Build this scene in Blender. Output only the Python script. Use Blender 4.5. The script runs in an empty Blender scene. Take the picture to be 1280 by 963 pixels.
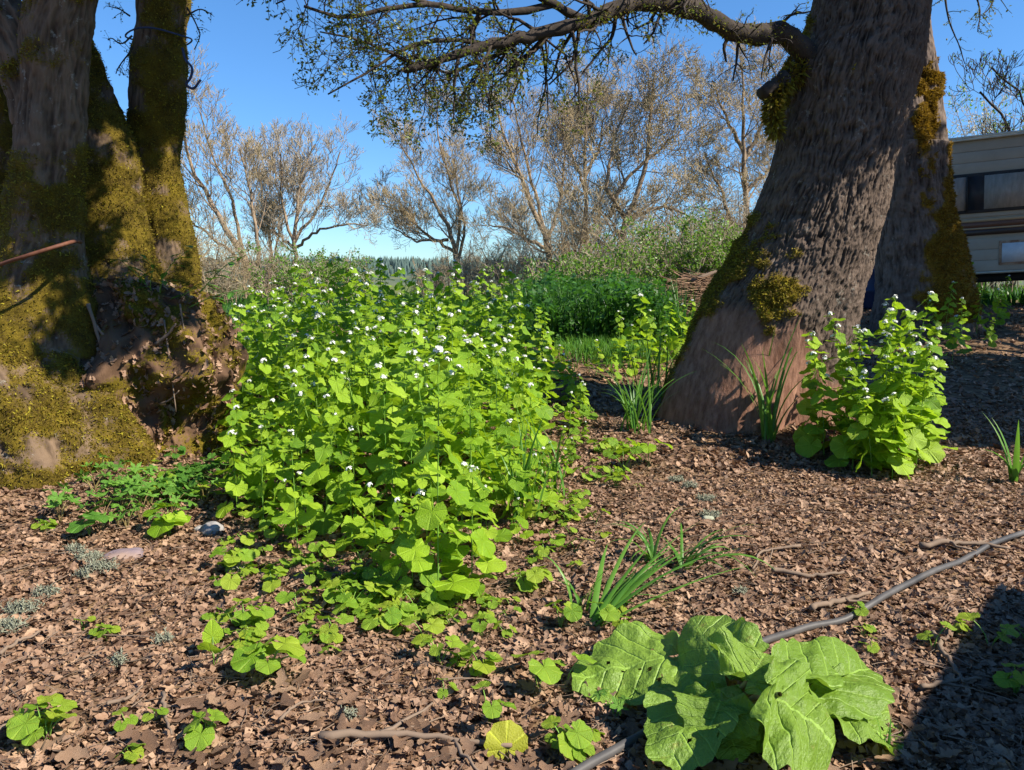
import bpy, math, random
import numpy as np
from mathutils import Vector, Matrix

random.seed(5)
rng = np.random.default_rng(11)
C = bpy.context.scene
COL = C.collection
PI = math.pi

# ------------------------------------------------------------------ camera
PITCH = math.radians(8.2)
CAM = np.array([0.0, 0.0, 1.25])
FPX = 949.0                       # focal length in pixels of the 1280 px wide photograph
cd = bpy.data.cameras.new('camera')
cam = bpy.data.objects.new('camera', cd)
COL.objects.link(cam)
cam.location = CAM
cam.rotation_euler = (PI / 2 - PITCH, 0, 0)
cd.sensor_width = 36
cd.lens = 36 * FPX / 1280
cd.clip_start = 0.05
cd.clip_end = 20000
C.camera = cam

# ------------------------------------------------------------------ sky and sun
SUN_EL = math.radians(43)
SUN_AZ = math.radians(112)        # clockwise from +Y (the viewing direction)
SUN = np.array([math.sin(SUN_AZ) * math.cos(SUN_EL), math.cos(SUN_AZ) * math.cos(SUN_EL), math.sin(SUN_EL)])
w = bpy.data.worlds.new('World')
C.world = w
w.use_nodes = True
nt = w.node_tree
nt.nodes.clear()
wo = nt.nodes.new('ShaderNodeOutputWorld')
bg = nt.nodes.new('ShaderNodeBackground')
sk = nt.nodes.new('ShaderNodeTexSky')
sk.sky_type = 'NISHITA'
sk.sun_disc = False
sk.sun_elevation = SUN_EL
sk.sun_rotation = SUN_AZ
sk.altitude = 100
sk.air_density = 1.0
sk.dust_density = 0.0
sk.ozone_density = 4.0
hs = nt.nodes.new('ShaderNodeHueSaturation')
hs.inputs['Saturation'].default_value = 1.20
hs.inputs['Value'].default_value = 1.0
nt.links.new(sk.outputs[0], hs.inputs['Color'])
tint = nt.nodes.new('ShaderNodeMix'); tint.data_type = 'RGBA'; tint.blend_type = 'MULTIPLY'; tint.inputs[0].default_value = 1.0
tint.inputs[7].default_value = (0.93, 1.0, 1.10, 1)
wtc = nt.nodes.new('ShaderNodeTexCoord'); wsp = nt.nodes.new('ShaderNodeSeparateXYZ'); wr = nt.nodes.new('ShaderNodeValToRGB')
nt.links.new(wtc.outputs['Generated'], wsp.inputs[0]); nt.links.new(wsp.outputs[2], wr.inputs[0])
wr.color_ramp.elements[0].color = (0.52, 0.74, 0.98, 1); wr.color_ramp.elements[1].position = 0.34; wr.color_ramp.elements[1].color = (0.95, 1.0, 1.08, 1)
nt.links.new(wr.outputs[0], tint.inputs[7])
nt.links.new(hs.outputs[0], tint.inputs[6]); nt.links.new(tint.outputs[2], bg.inputs[0])
bg.inputs[1].default_value = 0.078
nt.links.new(bg.outputs[0], wo.inputs[0])

sl = bpy.data.lights.new('sun', 'SUN')
sl.energy = 5.0
sl.angle = math.radians(0.53)
sl.color = (1.0, 0.92, 0.78)
so = bpy.data.objects.new('sun', sl)
COL.objects.link(so)
so.rotation_euler = Vector(-SUN).to_track_quat('-Z', 'Y').to_euler()
so.location = (20, -8, 25)

C.view_settings.view_transform = 'Standard'
C.view_settings.look = 'None'
C.view_settings.gamma = 1
C.view_settings.exposure = 1.18

# ------------------------------------------------------------------ noise
def _h(ix, iy, iz, s):
    with np.errstate(over='ignore'):
        n = (ix.astype(np.int64) * 374761393 + iy.astype(np.int64) * 668265263 + iz.astype(np.int64) * 2147483647 + s * 1274126177) & 0xffffffff
        n = ((n ^ (n >> 13)) * 1274126177) & 0xffffffff
        n = (n ^ (n >> 16)) & 0xffffffff
    return n / 4294967295.0

def vn(P, s=0):
    P = np.asarray(P, float)
    I = np.floor(P)
    f = P - I
    f = f * f * (3 - 2 * f)
    I = I.astype(np.int64)
    x, y, z = I[..., 0], I[..., 1], I[..., 2]
    fx, fy, fz = f[..., 0], f[..., 1], f[..., 2]
    def L(a, b, t): return a + (b - a) * t
    a = L(L(_h(x, y, z, s), _h(x + 1, y, z, s), fx), L(_h(x, y + 1, z, s), _h(x + 1, y + 1, z, s), fx), fy)
    b = L(L(_h(x, y, z + 1, s), _h(x + 1, y, z + 1, s), fx), L(_h(x, y + 1, z + 1, s), _h(x + 1, y + 1, z + 1, s), fx), fy)
    return L(a, b, fz) * 2 - 1

def fbm(P, o=4, s=0):
    P = np.asarray(P, float)
    r = 0; a = 1; t = 0
    for k in range(o):
        r = r + a * vn(P * (2 ** k) + 17.3 * k, s + k)
        t += a; a *= 0.5
    return r / t

def sstep(a, b, x):
    t = np.clip((x - a) / (b - a), 0, 1)
    return t * t * (3 - 2 * t)

# ------------------------------------------------------------------ terrain
def hgt(x, y):
    x = np.asarray(x, float); y = np.asarray(y, float)
    P = np.stack([x, y, np.zeros_like(x)], -1)
    h = 0.36 * sstep(4.6, 9.0, y) + 0.40 * sstep(7.5, 12.5, y) * sstep(2.5, 7, x) * (1 - sstep(40, 60, y))
    h = h + 0.16 * np.exp(-(((x + 2.9) / 1.0) ** 2 + ((y - 4.6) / 1.5) ** 2))
    h = h + 0.09 * np.exp(-(((x - 2.0) / 1.1) ** 2 + ((y - 6.0) / 0.9) ** 2))
    near = 1 - sstep(14, 40, y)
    h = h + near * (0.035 * fbm(P * 0.9, 3, 3) + 0.014 * fbm(P * 5.0, 3, 5))
    d = np.sqrt(x * x + y * y)
    h = h - 14 * sstep(70, 260, d)
    hill = sstep(500, 1500, y) * (1 - sstep(3000, 6000, d))
    h = h + hill * (33 + 16 * fbm(P * 0.0016 + 3.1, 3, 9))
    return h

FWD = np.array([0, math.cos(PITCH), -math.sin(PITCH)])
UPV = np.array([0, math.sin(PITCH), math.cos(PITCH)])
RGT = np.array([1.0, 0, 0])
def ray(px, py):
    return FWD + RGT * ((px - 640) / FPX) + UPV * (-(py - 481.5) / FPX)
def atY(px, py, Y):
    d = ray(px, py)
    return CAM + d * (Y / d[1])
def atZ(px, py, z):
    d = ray(px, py)
    return CAM + d * ((z - CAM[2]) / d[2])
def ground(px, py):
    d = ray(px, py)
    t = np.linspace(0.8, 40, 4000)
    P = CAM + d * t[:, None]
    k = np.argmax(P[:, 2] < hgt(P[:, 0], P[:, 1]))
    return P[k] if k else P[-1]
def G(x, y, dz=0.0):
    return np.array([x, y, float(hgt(x, y)) + dz])

# ------------------------------------------------------------------ mesh helpers
def mk(name, V, F, mat, parent=None, origin=None, attrs=None, uv=None, smooth=True, link=True):
    V = np.asarray(V, np.float32)
    if origin is not None: V = V - np.asarray(origin, np.float32)
    if isinstance(F, np.ndarray): F = [F]
    F = [np.asarray(f, np.int32) for f in F if len(f)]
    me = bpy.data.meshes.new(name)
    me.vertices.add(len(V)); me.vertices.foreach_set('co', V.ravel())
    li = np.concatenate([f.ravel() for f in F])
    lt = np.concatenate([np.full(len(f), f.shape[1], np.int32) for f in F])
    ls = np.concatenate([[0], np.cumsum(lt)[:-1]]).astype(np.int32)
    me.loops.add(len(li)); me.loops.foreach_set('vertex_index', li)
    me.polygons.add(len(lt)); me.polygons.foreach_set('loop_start', ls)
    me.polygons.foreach_set('loop_total', lt)
    if smooth: me.polygons.foreach_set('use_smooth', np.ones(len(lt), bool))
    if uv is not None:
        u = me.uv_layers.new(name='UVMap')
        u.data.foreach_set('uv', np.asarray(uv, np.float32)[li].ravel())
    if attrs:
        for k, a in attrs.items():
            at = me.attributes.new(k, 'FLOAT', 'POINT')
            at.data.foreach_set('value', np.asarray(a, np.float32).ravel())
    me.update(calc_edges=True)
    me.materials.append(mat)
    if not link: return me
    return ob(name, me, parent)

def ob(name, me, parent=None, M=None):
    o = bpy.data.objects.new(name, me)
    COL.objects.link(o)
    if parent is not None: o.parent = parent
    if M is not None: o.matrix_local = M
    return o

def tag(o, label=None, cat=None, group=None, kind=None):
    if label: o['label'] = label
    if cat: o['category'] = cat
    if group: o['group'] = group
    if kind: o['kind'] = kind
    return o

def empty(name, loc, label=None, cat=None, group=None, rz=0.0):
    o = bpy.data.objects.new(name, None)
    COL.objects.link(o)
    o.location = loc
    o.rotation_euler = (0, 0, rz)
    o.empty_display_size = 0.1
    return tag(o, label, cat, group)

class MB:
    def __init__(s): s.V = []; s.F = {}; s.U = []; s.n = 0; s.A = []
    def add(s, V, F, uv=None, a=None):
        V = np.asarray(V, float).reshape(-1, 3)
        if isinstance(F, np.ndarray): F = [F]
        for f in F:
            f = np.asarray(f, np.int64)
            if len(f): s.F.setdefault(f.shape[1], []).append(f + s.n)
        s.V.append(V); s.n += len(V)
        s.U.append(np.zeros((len(V), 2)) if uv is None else uv)
        s.A.append(np.zeros(len(V)) if a is None else np.broadcast_to(a, (len(V),)))
    def build(s, name, mat, parent=None, origin=None, smooth=True, attr=None, link=True):
        if not s.n: return None
        return mk(name, np.concatenate(s.V), [np.concatenate(v) for v in s.F.values()], mat, parent, origin,
                  {attr: np.concatenate(s.A)} if attr else None, np.concatenate(s.U), smooth, link)

def norm(v):
    return v / np.maximum(np.linalg.norm(v, axis=-1, keepdims=True), 1e-9)

def tubes(P, R, s=4, cap=False):
    P = np.asarray(P, float)
    if P.ndim == 2: P = P[None]
    R = np.broadcast_to(np.asarray(R, float), P.shape[:2])
    N, K = P.shape[:2]
    T = norm(np.gradient(P, axis=1))
    ref = np.array([0.37, 0.21, 0.905])
    m = norm(T.mean(1))
    par = np.abs(m @ ref) > 0.9
    refs = np.where(par[:, None], np.array([0.92, -0.35, 0.1]), ref)[:, None, :]
    A = norm(np.cross(T, refs)); B = np.cross(T, A)
    an = np.arange(s) * 2 * PI / s
    V = P[:, :, None, :] + R[:, :, None, None] * (np.cos(an)[None, None, :, None] * A[:, :, None, :] + np.sin(an)[None, None, :, None] * B[:, :, None, :])
    i = np.arange(N)[:, None, None] * K * s + np.arange(K - 1)[None, :, None] * s
    j = np.arange(s)[None, None, :]; j2 = (j + 1) % s
    F = np.stack([i + j, i + j2, i + s + j2, i + s + j], -1).reshape(-1, 4)
    out = [F]
    if cap:
        b = (np.arange(N) * K * s)[:, None]
        out.append(b + np.arange(s)[None, ::-1])
        out.append(b + (K - 1) * s + np.arange(s)[None, :])
    return V.reshape(-1, 3), out

def spline(pts, n):
    pts = np.asarray(pts, float)
    d = np.concatenate([[0], np.cumsum(np.linalg.norm(np.diff(pts[:, :3], axis=0), axis=1))])
    d = d / d[-1]
    t = np.linspace(0, 1, n)
    m = np.gradient(pts, d, axis=0)
    k = np.clip(np.searchsorted(d, t, side='right') - 1, 0, len(pts) - 2)
    hh = (d[k + 1] - d[k])[:, None]
    u = ((t - d[k])[:, None]) / hh
    return (2 * u**3 - 3 * u**2 + 1) * pts[k] + (u**3 - 2 * u**2 + u) * hh * m[k] + (-2 * u**3 + 3 * u**2) * pts[k + 1] + (u**3 - u**2) * hh * m[k + 1]

def box(mb, c, sz, R=None):
    c = np.asarray(c, float); sz = np.asarray(sz, float) / 2
    v = np.array([[x, y, z] for x in (-1, 1) for y in (-1, 1) for z in (-1, 1)], float) * sz
    if R is not None: v = v @ np.asarray(R).T
    f = np.array([[0, 1, 3, 2], [4, 6, 7, 5], [0, 4, 5, 1], [2, 3, 7, 6], [0, 2, 6, 4], [1, 5, 7, 3]])
    mb.add(v + c, f)

# ------------------------------------------------------------------ materials
def newmat(name):
    m = bpy.data.materials.new(name); m.use_nodes = True
    n = m.node_tree; n.nodes.clear()
    o = n.nodes.new('ShaderNodeOutputMaterial')
    return m, n, o
def N(n, t, **k):
    x = n.nodes.new(t)
    for a, b in k.items(): setattr(x, a, b)
    return x
def ramp(n, stops, src=None):
    r = N(n, 'ShaderNodeValToRGB')
    e = r.color_ramp.elements
    while len(e) < len(stops): e.new(0.5)
    for k, (p, c) in enumerate(stops):
        e[k].position = p; e[k].color = (*c, 1)
    if src is not None: n.links.new(src, r.inputs[0])
    return r
def noise(n, sc, det=5, ro=0.6, vec=None):
    t = N(n, 'ShaderNodeTexNoise'); t.inputs['Scale'].default_value = sc
    t.inputs['Detail'].default_value = det; t.inputs['Roughness'].default_value = ro
    if vec is not None: n.links.new(vec, t.inputs['Vector'])
    return t
def math_(n, op, a, b=None):
    m = N(n, 'ShaderNodeMath', operation=op)
    for k, v in enumerate((a, b)):
        if v is None: continue
        if isinstance(v, (int, float)): m.inputs[k].default_value = v
        else: n.links.new(v, m.inputs[k])
    return m.outputs[0]
def mixc(n, f, a, b, mode='MIX'):
    m = N(n, 'ShaderNodeMix', data_type='RGBA', blend_type=mode)
    for k, v in ((0, f), (6, a), (7, b)):
        if isinstance(v, (int, float)): m.inputs[k].default_value = v
        elif isinstance(v, tuple): m.inputs[k].default_value = (*v, 1)
        else: n.links.new(v, m.inputs[k])
    return m.outputs[2]
def bump(n, h, dist, st=1.0):
    b = N(n, 'ShaderNodeBump'); b.inputs['Distance'].default_value = dist; b.inputs['Strength'].default_value = st
    n.links.new(h, b.inputs['Height'])
    return b.outputs[0]

def simple(name, c1, c2, sc=20, rough=0.8, bd=0.0, island=False, spec=0.3, stretch=None, metal=0.0):
    m, n, o = newmat(name)
    p = N(n, 'ShaderNodeBsdfPrincipled')
    tc = N(n, 'ShaderNodeTexCoord')
    vec = tc.outputs['Object']
    if stretch:
        mp = N(n, 'ShaderNodeMapping'); mp.inputs['Scale'].default_value = stretch
        n.links.new(vec, mp.inputs[0]); vec = mp.outputs[0]
    t = noise(n, sc, 6, 0.65, vec)
    src = t.outputs[0]
    if island:
        g = N(n, 'ShaderNodeNewGeometry')
        src = math_(n, 'ADD', math_(n, 'MULTIPLY', t.outputs[0], 0.4), math_(n, 'MULTIPLY', g.outputs['Random Per Island'], 0.6))
    r = ramp(n, [(0.3 if not island else 0.15, c1), (0.7 if not island else 0.85, c2)], src)
    n.links.new(r.outputs[0], p.inputs['Base Color'])
    p.inputs['Roughness'].default_value = rough
    p.inputs['Specular IOR Level'].default_value = spec
    p.inputs['Metallic'].default_value = metal
    if bd: n.links.new(bump(n, t.outputs[0], bd), p.inputs['Normal'])
    n.links.new(p.outputs[0], o.inputs[0])
    return m

def leafmat(name, cols, trans=0.4, tcol=None, rough=0.45, veins=0, spec=0.35, crinkle=0.0, vein_mode='radial', objrand=True, blemish=0.0):
    m, n, o = newmat(name)
    p = N(n, 'ShaderNodeBsdfPrincipled')
    g = N(n, 'ShaderNodeNewGeometry'); oi = N(n, 'ShaderNodeObjectInfo')
    r1 = math_(n, 'FRACT', math_(n, 'ADD', g.outputs['Random Per Island'], oi.outputs['Random']))
    tc = N(n, 'ShaderNodeTexCoord')
    t = noise(n, 9, 3, 0.6, tc.outputs['Object'])
    s = math_(n, 'ADD', math_(n, 'MULTIPLY', r1, 0.7), math_(n, 'MULTIPLY', t.outputs[0], 0.3))
    if name == 'dry_leaf':
        t9 = noise(n, 1.6, 4, 0.6, tc.outputs['Object']); t8 = noise(n, 70, 3, 0.7, tc.outputs['Object'])
        drybump = bump(n, t8.outputs[0], 0.004)
        s = math_(n, 'ADD', math_(n, 'MULTIPLY', r1, 0.55), math_(n, 'ADD', math_(n, 'MULTIPLY', t9.outputs[0], 0.30), math_(n, 'MULTIPLY', t8.outputs[0], 0.25)))
    k = len(cols)
    col = ramp(n, [(0.1 + 0.8 * i / (k - 1), c) for i, c in enumerate(cols)], s).outputs[0]
    nrm = drybump if name == 'dry_leaf' else None
    if veins:
        uv = N(n, 'ShaderNodeUVMap'); sp = N(n, 'ShaderNodeSeparateXYZ'); n.links.new(uv.outputs[0], sp.inputs[0])
        x, y = sp.outputs[0], sp.outputs[1]
        if vein_mode == 'radial':
            a = math_(n, 'ARCTAN2', x, y)
            v = math_(n, 'POWER', math_(n, 'ABSOLUTE', math_(n, 'COSINE', math_(n, 'MULTIPLY', a, 3.5))), 40.0)
        else:
            ax = math_(n, 'ABSOLUTE', x)
            q = math_(n, 'SUBTRACT', y, math_(n, 'MULTIPLY', ax, 0.75))
            v1 = math_(n, 'POWER', math_(n, 'ABSOLUTE', math_(n, 'COSINE', math_(n, 'MULTIPLY', q, 15.0))), 60.0)
            mid = math_(n, 'LESS_THAN', ax, 0.012)
            vz = N(n, 'ShaderNodeTexVoronoi', feature='DISTANCE_TO_EDGE'); vz.inputs['Scale'].default_value = 26; n.links.new(uv.outputs[0], vz.inputs['Vector'])
            fine = math_(n, 'MULTIPLY', math_(n, 'LESS_THAN', vz.outputs[0], 0.035), 0.35)
            v = math_(n, 'MAXIMUM', math_(n, 'MAXIMUM', v1, mid), fine)
        col = mixc(n, math_(n, 'MULTIPLY', v, veins), col, tuple(min(1, c * 1.7 + 0.03) for c in cols[-1]))
        vo = noise(n, 22, 4, 0.6, uv.outputs[0])
        hgt_ = math_(n, 'ADD', math_(n, 'MULTIPLY', v, -0.6), math_(n, 'MULTIPLY', vo.outputs[0], 1.2))
        if crinkle: nrm = bump(n, hgt_, crinkle)
    if blemish:
        t2 = noise(n, 14, 4, 0.7, tc.outputs['Object'])
        f = ramp(n, [(0.62, (0, 0, 0)), (0.72, (1, 1, 1))], t2.outputs[0]).outputs[0]
        col = mixc(n, math_(n, 'MULTIPLY', f, blemish), col, (0.30, 0.22, 0.07))
    n.links.new(col, p.inputs['Base Color'])
    p.inputs['Roughness'].default_value = rough
    p.inputs['Specular IOR Level'].default_value = spec
    tr = N(n, 'ShaderNodeBsdfTranslucent')
    tc2 = tcol if tcol else tuple(min(1, c * 1.5) for c in cols[-1])
    tcx = mixc(n, 0.6, col, tc2)
    n.links.new(tcx, tr.inputs[0])
    if nrm is not None:
        n.links.new(nrm, p.inputs['Normal']); n.links.new(nrm, tr.inputs['Normal'])
    mx = N(n, 'ShaderNodeMixShader'); mx.inputs[0].default_value = trans
    n.links.new(p.outputs[0], mx.inputs[1]); n.links.new(tr.outputs[0], mx.inputs[2])
    n.links.new(mx.outputs[0], o.inputs[0])
    return m

def barkmat(name, c_dark, c_light, moss=((0.035, 0.03, 0.004), (0.20, 0.155, 0.012)), wood=None, lichen=0.0, sc=1.0):
    m, n, o = newmat(name)
    p = N(n, 'ShaderNodeBsdfPrincipled')
    tc = N(n, 'ShaderNodeTexCoord')
    mp = N(n, 'ShaderNodeMapping'); mp.inputs['Scale'].default_value = (1, 1, 0.28)
    n.links.new(tc.outputs['Object'], mp.inputs[0])
    t1 = noise(n, 26 * sc, 8, 0.7, mp.outputs[0])
    t2 = noise(n, 3.0, 4, 0.6, tc.outputs['Object'])
    ar = N(n, 'ShaderNodeAttribute', attribute_name='ridge')
    h = math_(n, 'ADD', math_(n, 'MULTIPLY', ar.outputs['Fac'], 0.5), math_(n, 'MULTIPLY', t1.outputs[0], 0.5))
    col = ramp(n, [(0.22, c_dark), (0.5, tuple((a + b) / 2 for a, b in zip(c_dark, c_light))), (0.72, c_light)], h).outputs[0]
    col = mixc(n, 0.35, col, ramp(n, [(0.35, (0.3, 0.3, 0.3)), (0.7, (1, 1, 1))], t2.outputs[0]).outputs[0], 'MULTIPLY')
    if lichen:
        t3 = noise(n, 13, 5, 0.75, tc.outputs['Object'])
        f = ramp(n, [(0.60, (0, 0, 0)), (0.68, (1, 1, 1))], t3.outputs[0]).outputs[0]
        col = mixc(n, math_(n, 'MULTIPLY', f, lichen), col, (0.36, 0.36, 0.31))
    bh = t1.outputs[0]
    aw = N(n, 'ShaderNodeAttribute', attribute_name='bare')
    if wood:
        mp2 = N(n, 'ShaderNodeMapping'); mp2.inputs['Scale'].default_value = (1, 1, 0.22); mp2.inputs['Rotation'].default_value = (0, 0.75, 0)
        n.links.new(tc.outputs['Object'], mp2.inputs[0])
        t4 = noise(n, 22, 8, 0.72, mp2.outputs[0])
        wcol = ramp(n, [(0.3, wood[0]), (0.68, wood[1])], t4.outputs[0]).outputs[0]
        col = mixc(n, aw.outputs['Fac'], col, wcol)
    am = N(n, 'ShaderNodeAttribute', attribute_name='moss')
    t5 = noise(n, 90, 5, 0.75, tc.outputs['Object'])
    t6 = noise(n, 7, 3, 0.6, tc.outputs['Object'])
    ms = math_(n, 'ADD', math_(n, 'MULTIPLY', t5.outputs[0], 0.6), math_(n, 'MULTIPLY', t6.outputs[0], 0.4))
    mcol = ramp(n, [(0.34, moss[0]), (0.66, moss[1])], ms).outputs[0]
    fm = math_(n, 'ADD', am.outputs['Fac'], math_(n, 'MULTIPLY', math_(n, 'SUBTRACT', t5.outputs[0], 0.5), 0.9))
    fmr = ramp(n, [(0.42, (0, 0, 0)), (0.58, (1, 1, 1))], fm).outputs[0]
    col = mixc(n, fmr, col, mcol)
    n.links.new(col, p.inputs['Base Color'])
    p.inputs['Roughness'].default_value = 0.92
    p.inputs['Specular IOR Level'].default_value = 0.15
    bb = mixc(n, fmr, bh, t5.outputs[0])
    n.links.new(bump(n, bb, 0.012, 0.9), p.inputs['Normal'])
    n.links.new(p.outputs[0], o.inputs[0])
    return m

M = {}
M['mustard'] = leafmat('mustard_leaf', [(0.085, 0.20, 0.012), (0.18, 0.33, 0.014), (0.26, 0.42, 0.02), (0.34, 0.49, 0.035)], 0.45, (0.42, 0.62, 0.02), 0.42, 0.25, 0.3, 0.004)
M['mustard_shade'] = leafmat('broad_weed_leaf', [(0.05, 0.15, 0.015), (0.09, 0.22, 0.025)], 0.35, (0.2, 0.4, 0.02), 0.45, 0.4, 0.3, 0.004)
M['stem'] = leafmat('green_stem', [(0.12, 0.26, 0.03), (0.2, 0.34, 0.06)], 0.15)
M['petal'] = leafmat('white_petal', [(0.70, 0.70, 0.66), (0.84, 0.84, 0.82)], 0.25, (0.85, 0.85, 0.8), 0.6)
M['burdock'] = leafmat('burdock_leaf', [(0.13, 0.23, 0.022), (0.19, 0.31, 0.04)], 0.30, (0.28, 0.45, 0.03), 0.42, 0.5, 0.4, 0.006, 'pinnate', blemish=0.55)
M['petiole'] = simple('petiole', (0.20, 0.09, 0.05), (0.24, 0.26, 0.08), 12, 0.5)
M['grass'] = leafmat('grass_blade', [(0.045, 0.14, 0.02), (0.08, 0.21, 0.025), (0.13, 0.27, 0.04)], 0.4, (0.18, 0.38, 0.03), 0.4)
M['bankgrass'] = leafmat('bank_grass', [(0.012, 0.05, 0.008), (0.03, 0.10, 0.012), (0.07, 0.18, 0.022)], 0.35, (0.1, 0.3, 0.02), 0.45)
M['geranium'] = leafmat('geranium_leaf', [(0.08, 0.20, 0.025), (0.14, 0.29, 0.035)], 0.35, (0.2, 0.42, 0.03), 0.5, 0.3, 0.3, 0.003)
M['seedling'] = leafmat('seedling_leaf', [(0.13, 0.27, 0.015), (0.22, 0.36, 0.03), (0.30, 0.38, 0.03)], 0.42, (0.36, 0.55, 0.02), 0.42, 0.25, 0.3, 0.003)
M['shrubleaf'] = leafmat('shrub_leaf', [(0.045, 0.13, 0.010), (0.09, 0.20, 0.014), (0.16, 0.28, 0.02)], 0.4)
M['oakleaf'] = leafmat('young_oak_leaf', [(0.05, 0.085, 0.012), (0.10, 0.13, 0.015), (0.17, 0.15, 0.02)], 0.35, (0.2, 0.24, 0.02))
M['bud'] = leafmat('spring_bud', [(0.18, 0.14, 0.04), (0.29, 0.24, 0.075), (0.38, 0.33, 0.12)], 0.3, (0.4, 0.36, 0.15), 0.7)
M['blossom'] = leafmat('pale_blossom', [(0.42, 0.40, 0.32), (0.62, 0.60, 0.52)], 0.3, (0.6, 0.6, 0.5), 0.7)
M['conifer'] = simple('hazed_conifer_mass', (0.035, 0.065, 0.06), (0.07, 0.11, 0.095), 0.05, 0.9)  # lighter and bluish: distance haze put into the colour
M['litter'] = leafmat('dry_leaf', [(0.065, 0.036, 0.022), (0.155, 0.090, 0.055), (0.25, 0.150, 0.094), (0.36, 0.235, 0.148)], 0.12, (0.3, 0.15, 0.08), 0.6, 0, 0.35)
M['twig'] = simple('dead_twig', (0.08, 0.055, 0.038), (0.23, 0.165, 0.12), 8, 0.85, 0.002, True)
M['bark_main'] = barkmat('oak_bark', (0.012, 0.008, 0.006), (0.135, 0.098, 0.075), moss=((0.03, 0.022, 0.003), (0.19, 0.135, 0.010)), wood=((0.10, 0.045, 0.028), (0.30, 0.165, 0.115)), lichen=0.35, sc=1.6)
M['bark_left'] = barkmat('mossy_bark', (0.018, 0.011, 0.007), (0.17, 0.115, 0.075), moss=((0.022, 0.013, 0.004), (0.16, 0.115, 0.010)), lichen=0.5)
M['bark_back'] = barkmat('grey_bark', (0.022, 0.016, 0.012), (0.17, 0.13, 0.11), moss=((0.05, 0.027, 0.004), (0.22, 0.135, 0.012)), lichen=0.25)
M['mound'] = barkmat('root_earth', (0.018, 0.010, 0.006), (0.13, 0.075, 0.045), moss=((0.03, 0.022, 0.003), (0.19, 0.14, 0.010)), sc=0.7)
M['moss'] = leafmat('moss_tuft', [(0.04, 0.022, 0.006), (0.085, 0.058, 0.006), (0.19, 0.15, 0.010), (0.36, 0.31, 0.02)], 0.3, (0.32, 0.26, 0.02), 0.8)
M['moss_gold'] = leafmat('golden_moss_tuft', [(0.07, 0.035, 0.005), (0.16, 0.095, 0.008), (0.32, 0.20, 0.014)], 0.3, (0.35, 0.22, 0.02), 0.8)
M['limb'] = simple('dark_limb_bark', (0.014, 0.010, 0.008), (0.05, 0.037, 0.028), 14, 0.9, 0.01)
M['bare'] = simple('bare_tree_bark', (0.11, 0.08, 0.055), (0.30, 0.22, 0.15), 1.2, 0.9)
M['bare_twig'] = simple('bare_tree_twig', (0.21, 0.155, 0.09), (0.40, 0.32, 0.19), 0.6, 0.9)
M['bare_grey'] = simple('grey_tree_twig', (0.22, 0.18, 0.13), (0.40, 0.34, 0.25), 0.6, 0.9)
M['hose'] = simple('dusty_black_plastic', (0.03, 0.03, 0.033), (0.095, 0.088, 0.085), 5, 0.5, 0.001)
M['rope'] = simple('rust_strap', (0.07, 0.025, 0.014), (0.14, 0.055, 0.03), 30, 0.7)
M['twine'] = simple('blue_twine', (0.02, 0.03, 0.07), (0.04, 0.06, 0.14), 30, 0.7)
M['stone'] = simple('grey_stone', (0.15, 0.14, 0.14), (0.36, 0.34, 0.33), 9, 0.85, 0.01)
M['stone2'] = simple('mauve_tan_stone', (0.13, 0.11, 0.16), (0.27, 0.18, 0.12), 5, 0.85, 0.01)
M['lichen'] = simple('pale_lichen', (0.16, 0.17, 0.12), (0.30, 0.31, 0.23), 20, 0.9, 0, True)

# ================================================================== SETTING: ground
def ground_material():
    m, n, o = newmat('woodland_soil')
    p = N(n, 'ShaderNodeBsdfPrincipled')
    tc = N(n, 'ShaderNodeTexCoord'); v = tc.outputs['Object']
    vo = N(n, 'ShaderNodeTexVoronoi'); vo.inputs['Scale'].default_value = 22; n.links.new(v, vo.inputs['Vector'])
    t1 = noise(n, 14, 8, 0.7, v); t2 = noise(n, 0.8, 4, 0.6, v)
    sp = N(n, 'ShaderNodeSeparateColor'); n.links.new(vo.outputs['Color'], sp.inputs[0])
    s = math_(n, 'ADD', math_(n, 'MULTIPLY', t1.outputs[0], 0.6), math_(n, 'MULTIPLY', sp.outputs[0], 0.4))
    col = ramp(n, [(0.25, (0.05, 0.030, 0.018)), (0.5, (0.13, 0.08, 0.046)), (0.8, (0.28, 0.18, 0.10))], s).outputs[0]
    sx = N(n, 'ShaderNodeSeparateXYZ'); n.links.new(v, sx.inputs[0])
    f = N(n, 'ShaderNodeMapRange'); n.links.new(sx.outputs[1], f.inputs[0])
    f.inputs[1].default_value = 12.5; f.inputs[2].default_value = 18
    g = ramp(n, [(0.3, (0.05, 0.09, 0.018)), (0.6, (0.13, 0.14, 0.045))], t2.outputs[0]).outputs[0]
    col = mixc(n, f.outputs[0], col, g)
    # far hills: conifer woodland
    f2 = N(n, 'ShaderNodeMapRange'); n.links.new(sx.outputs[1], f2.inputs[0])
    f2.inputs[1].default_value = 380; f2.inputs[2].default_value = 520
    t3 = noise(n, 0.02, 6, 0.7, v)
    hc = ramp(n, [(0.4, (0.05, 0.08, 0.06)), (0.6, (0.12, 0.13, 0.07))], t3.outputs[0]).outputs[0]
    col = mixc(n, f2.outputs[0], col, hc)
    n.links.new(col, p.inputs['Base Color']); p.inputs['Roughness'].default_value = 0.95
    p.inputs['Specular IOR Level'].default_value = 0.15
    n.links.new(bump(n, t1.outputs[0], 0.02), p.inputs['Normal'])
    n.links.new(p.outputs[0], o.inputs[0])
    return m
M['soil'] = ground_material()

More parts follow.
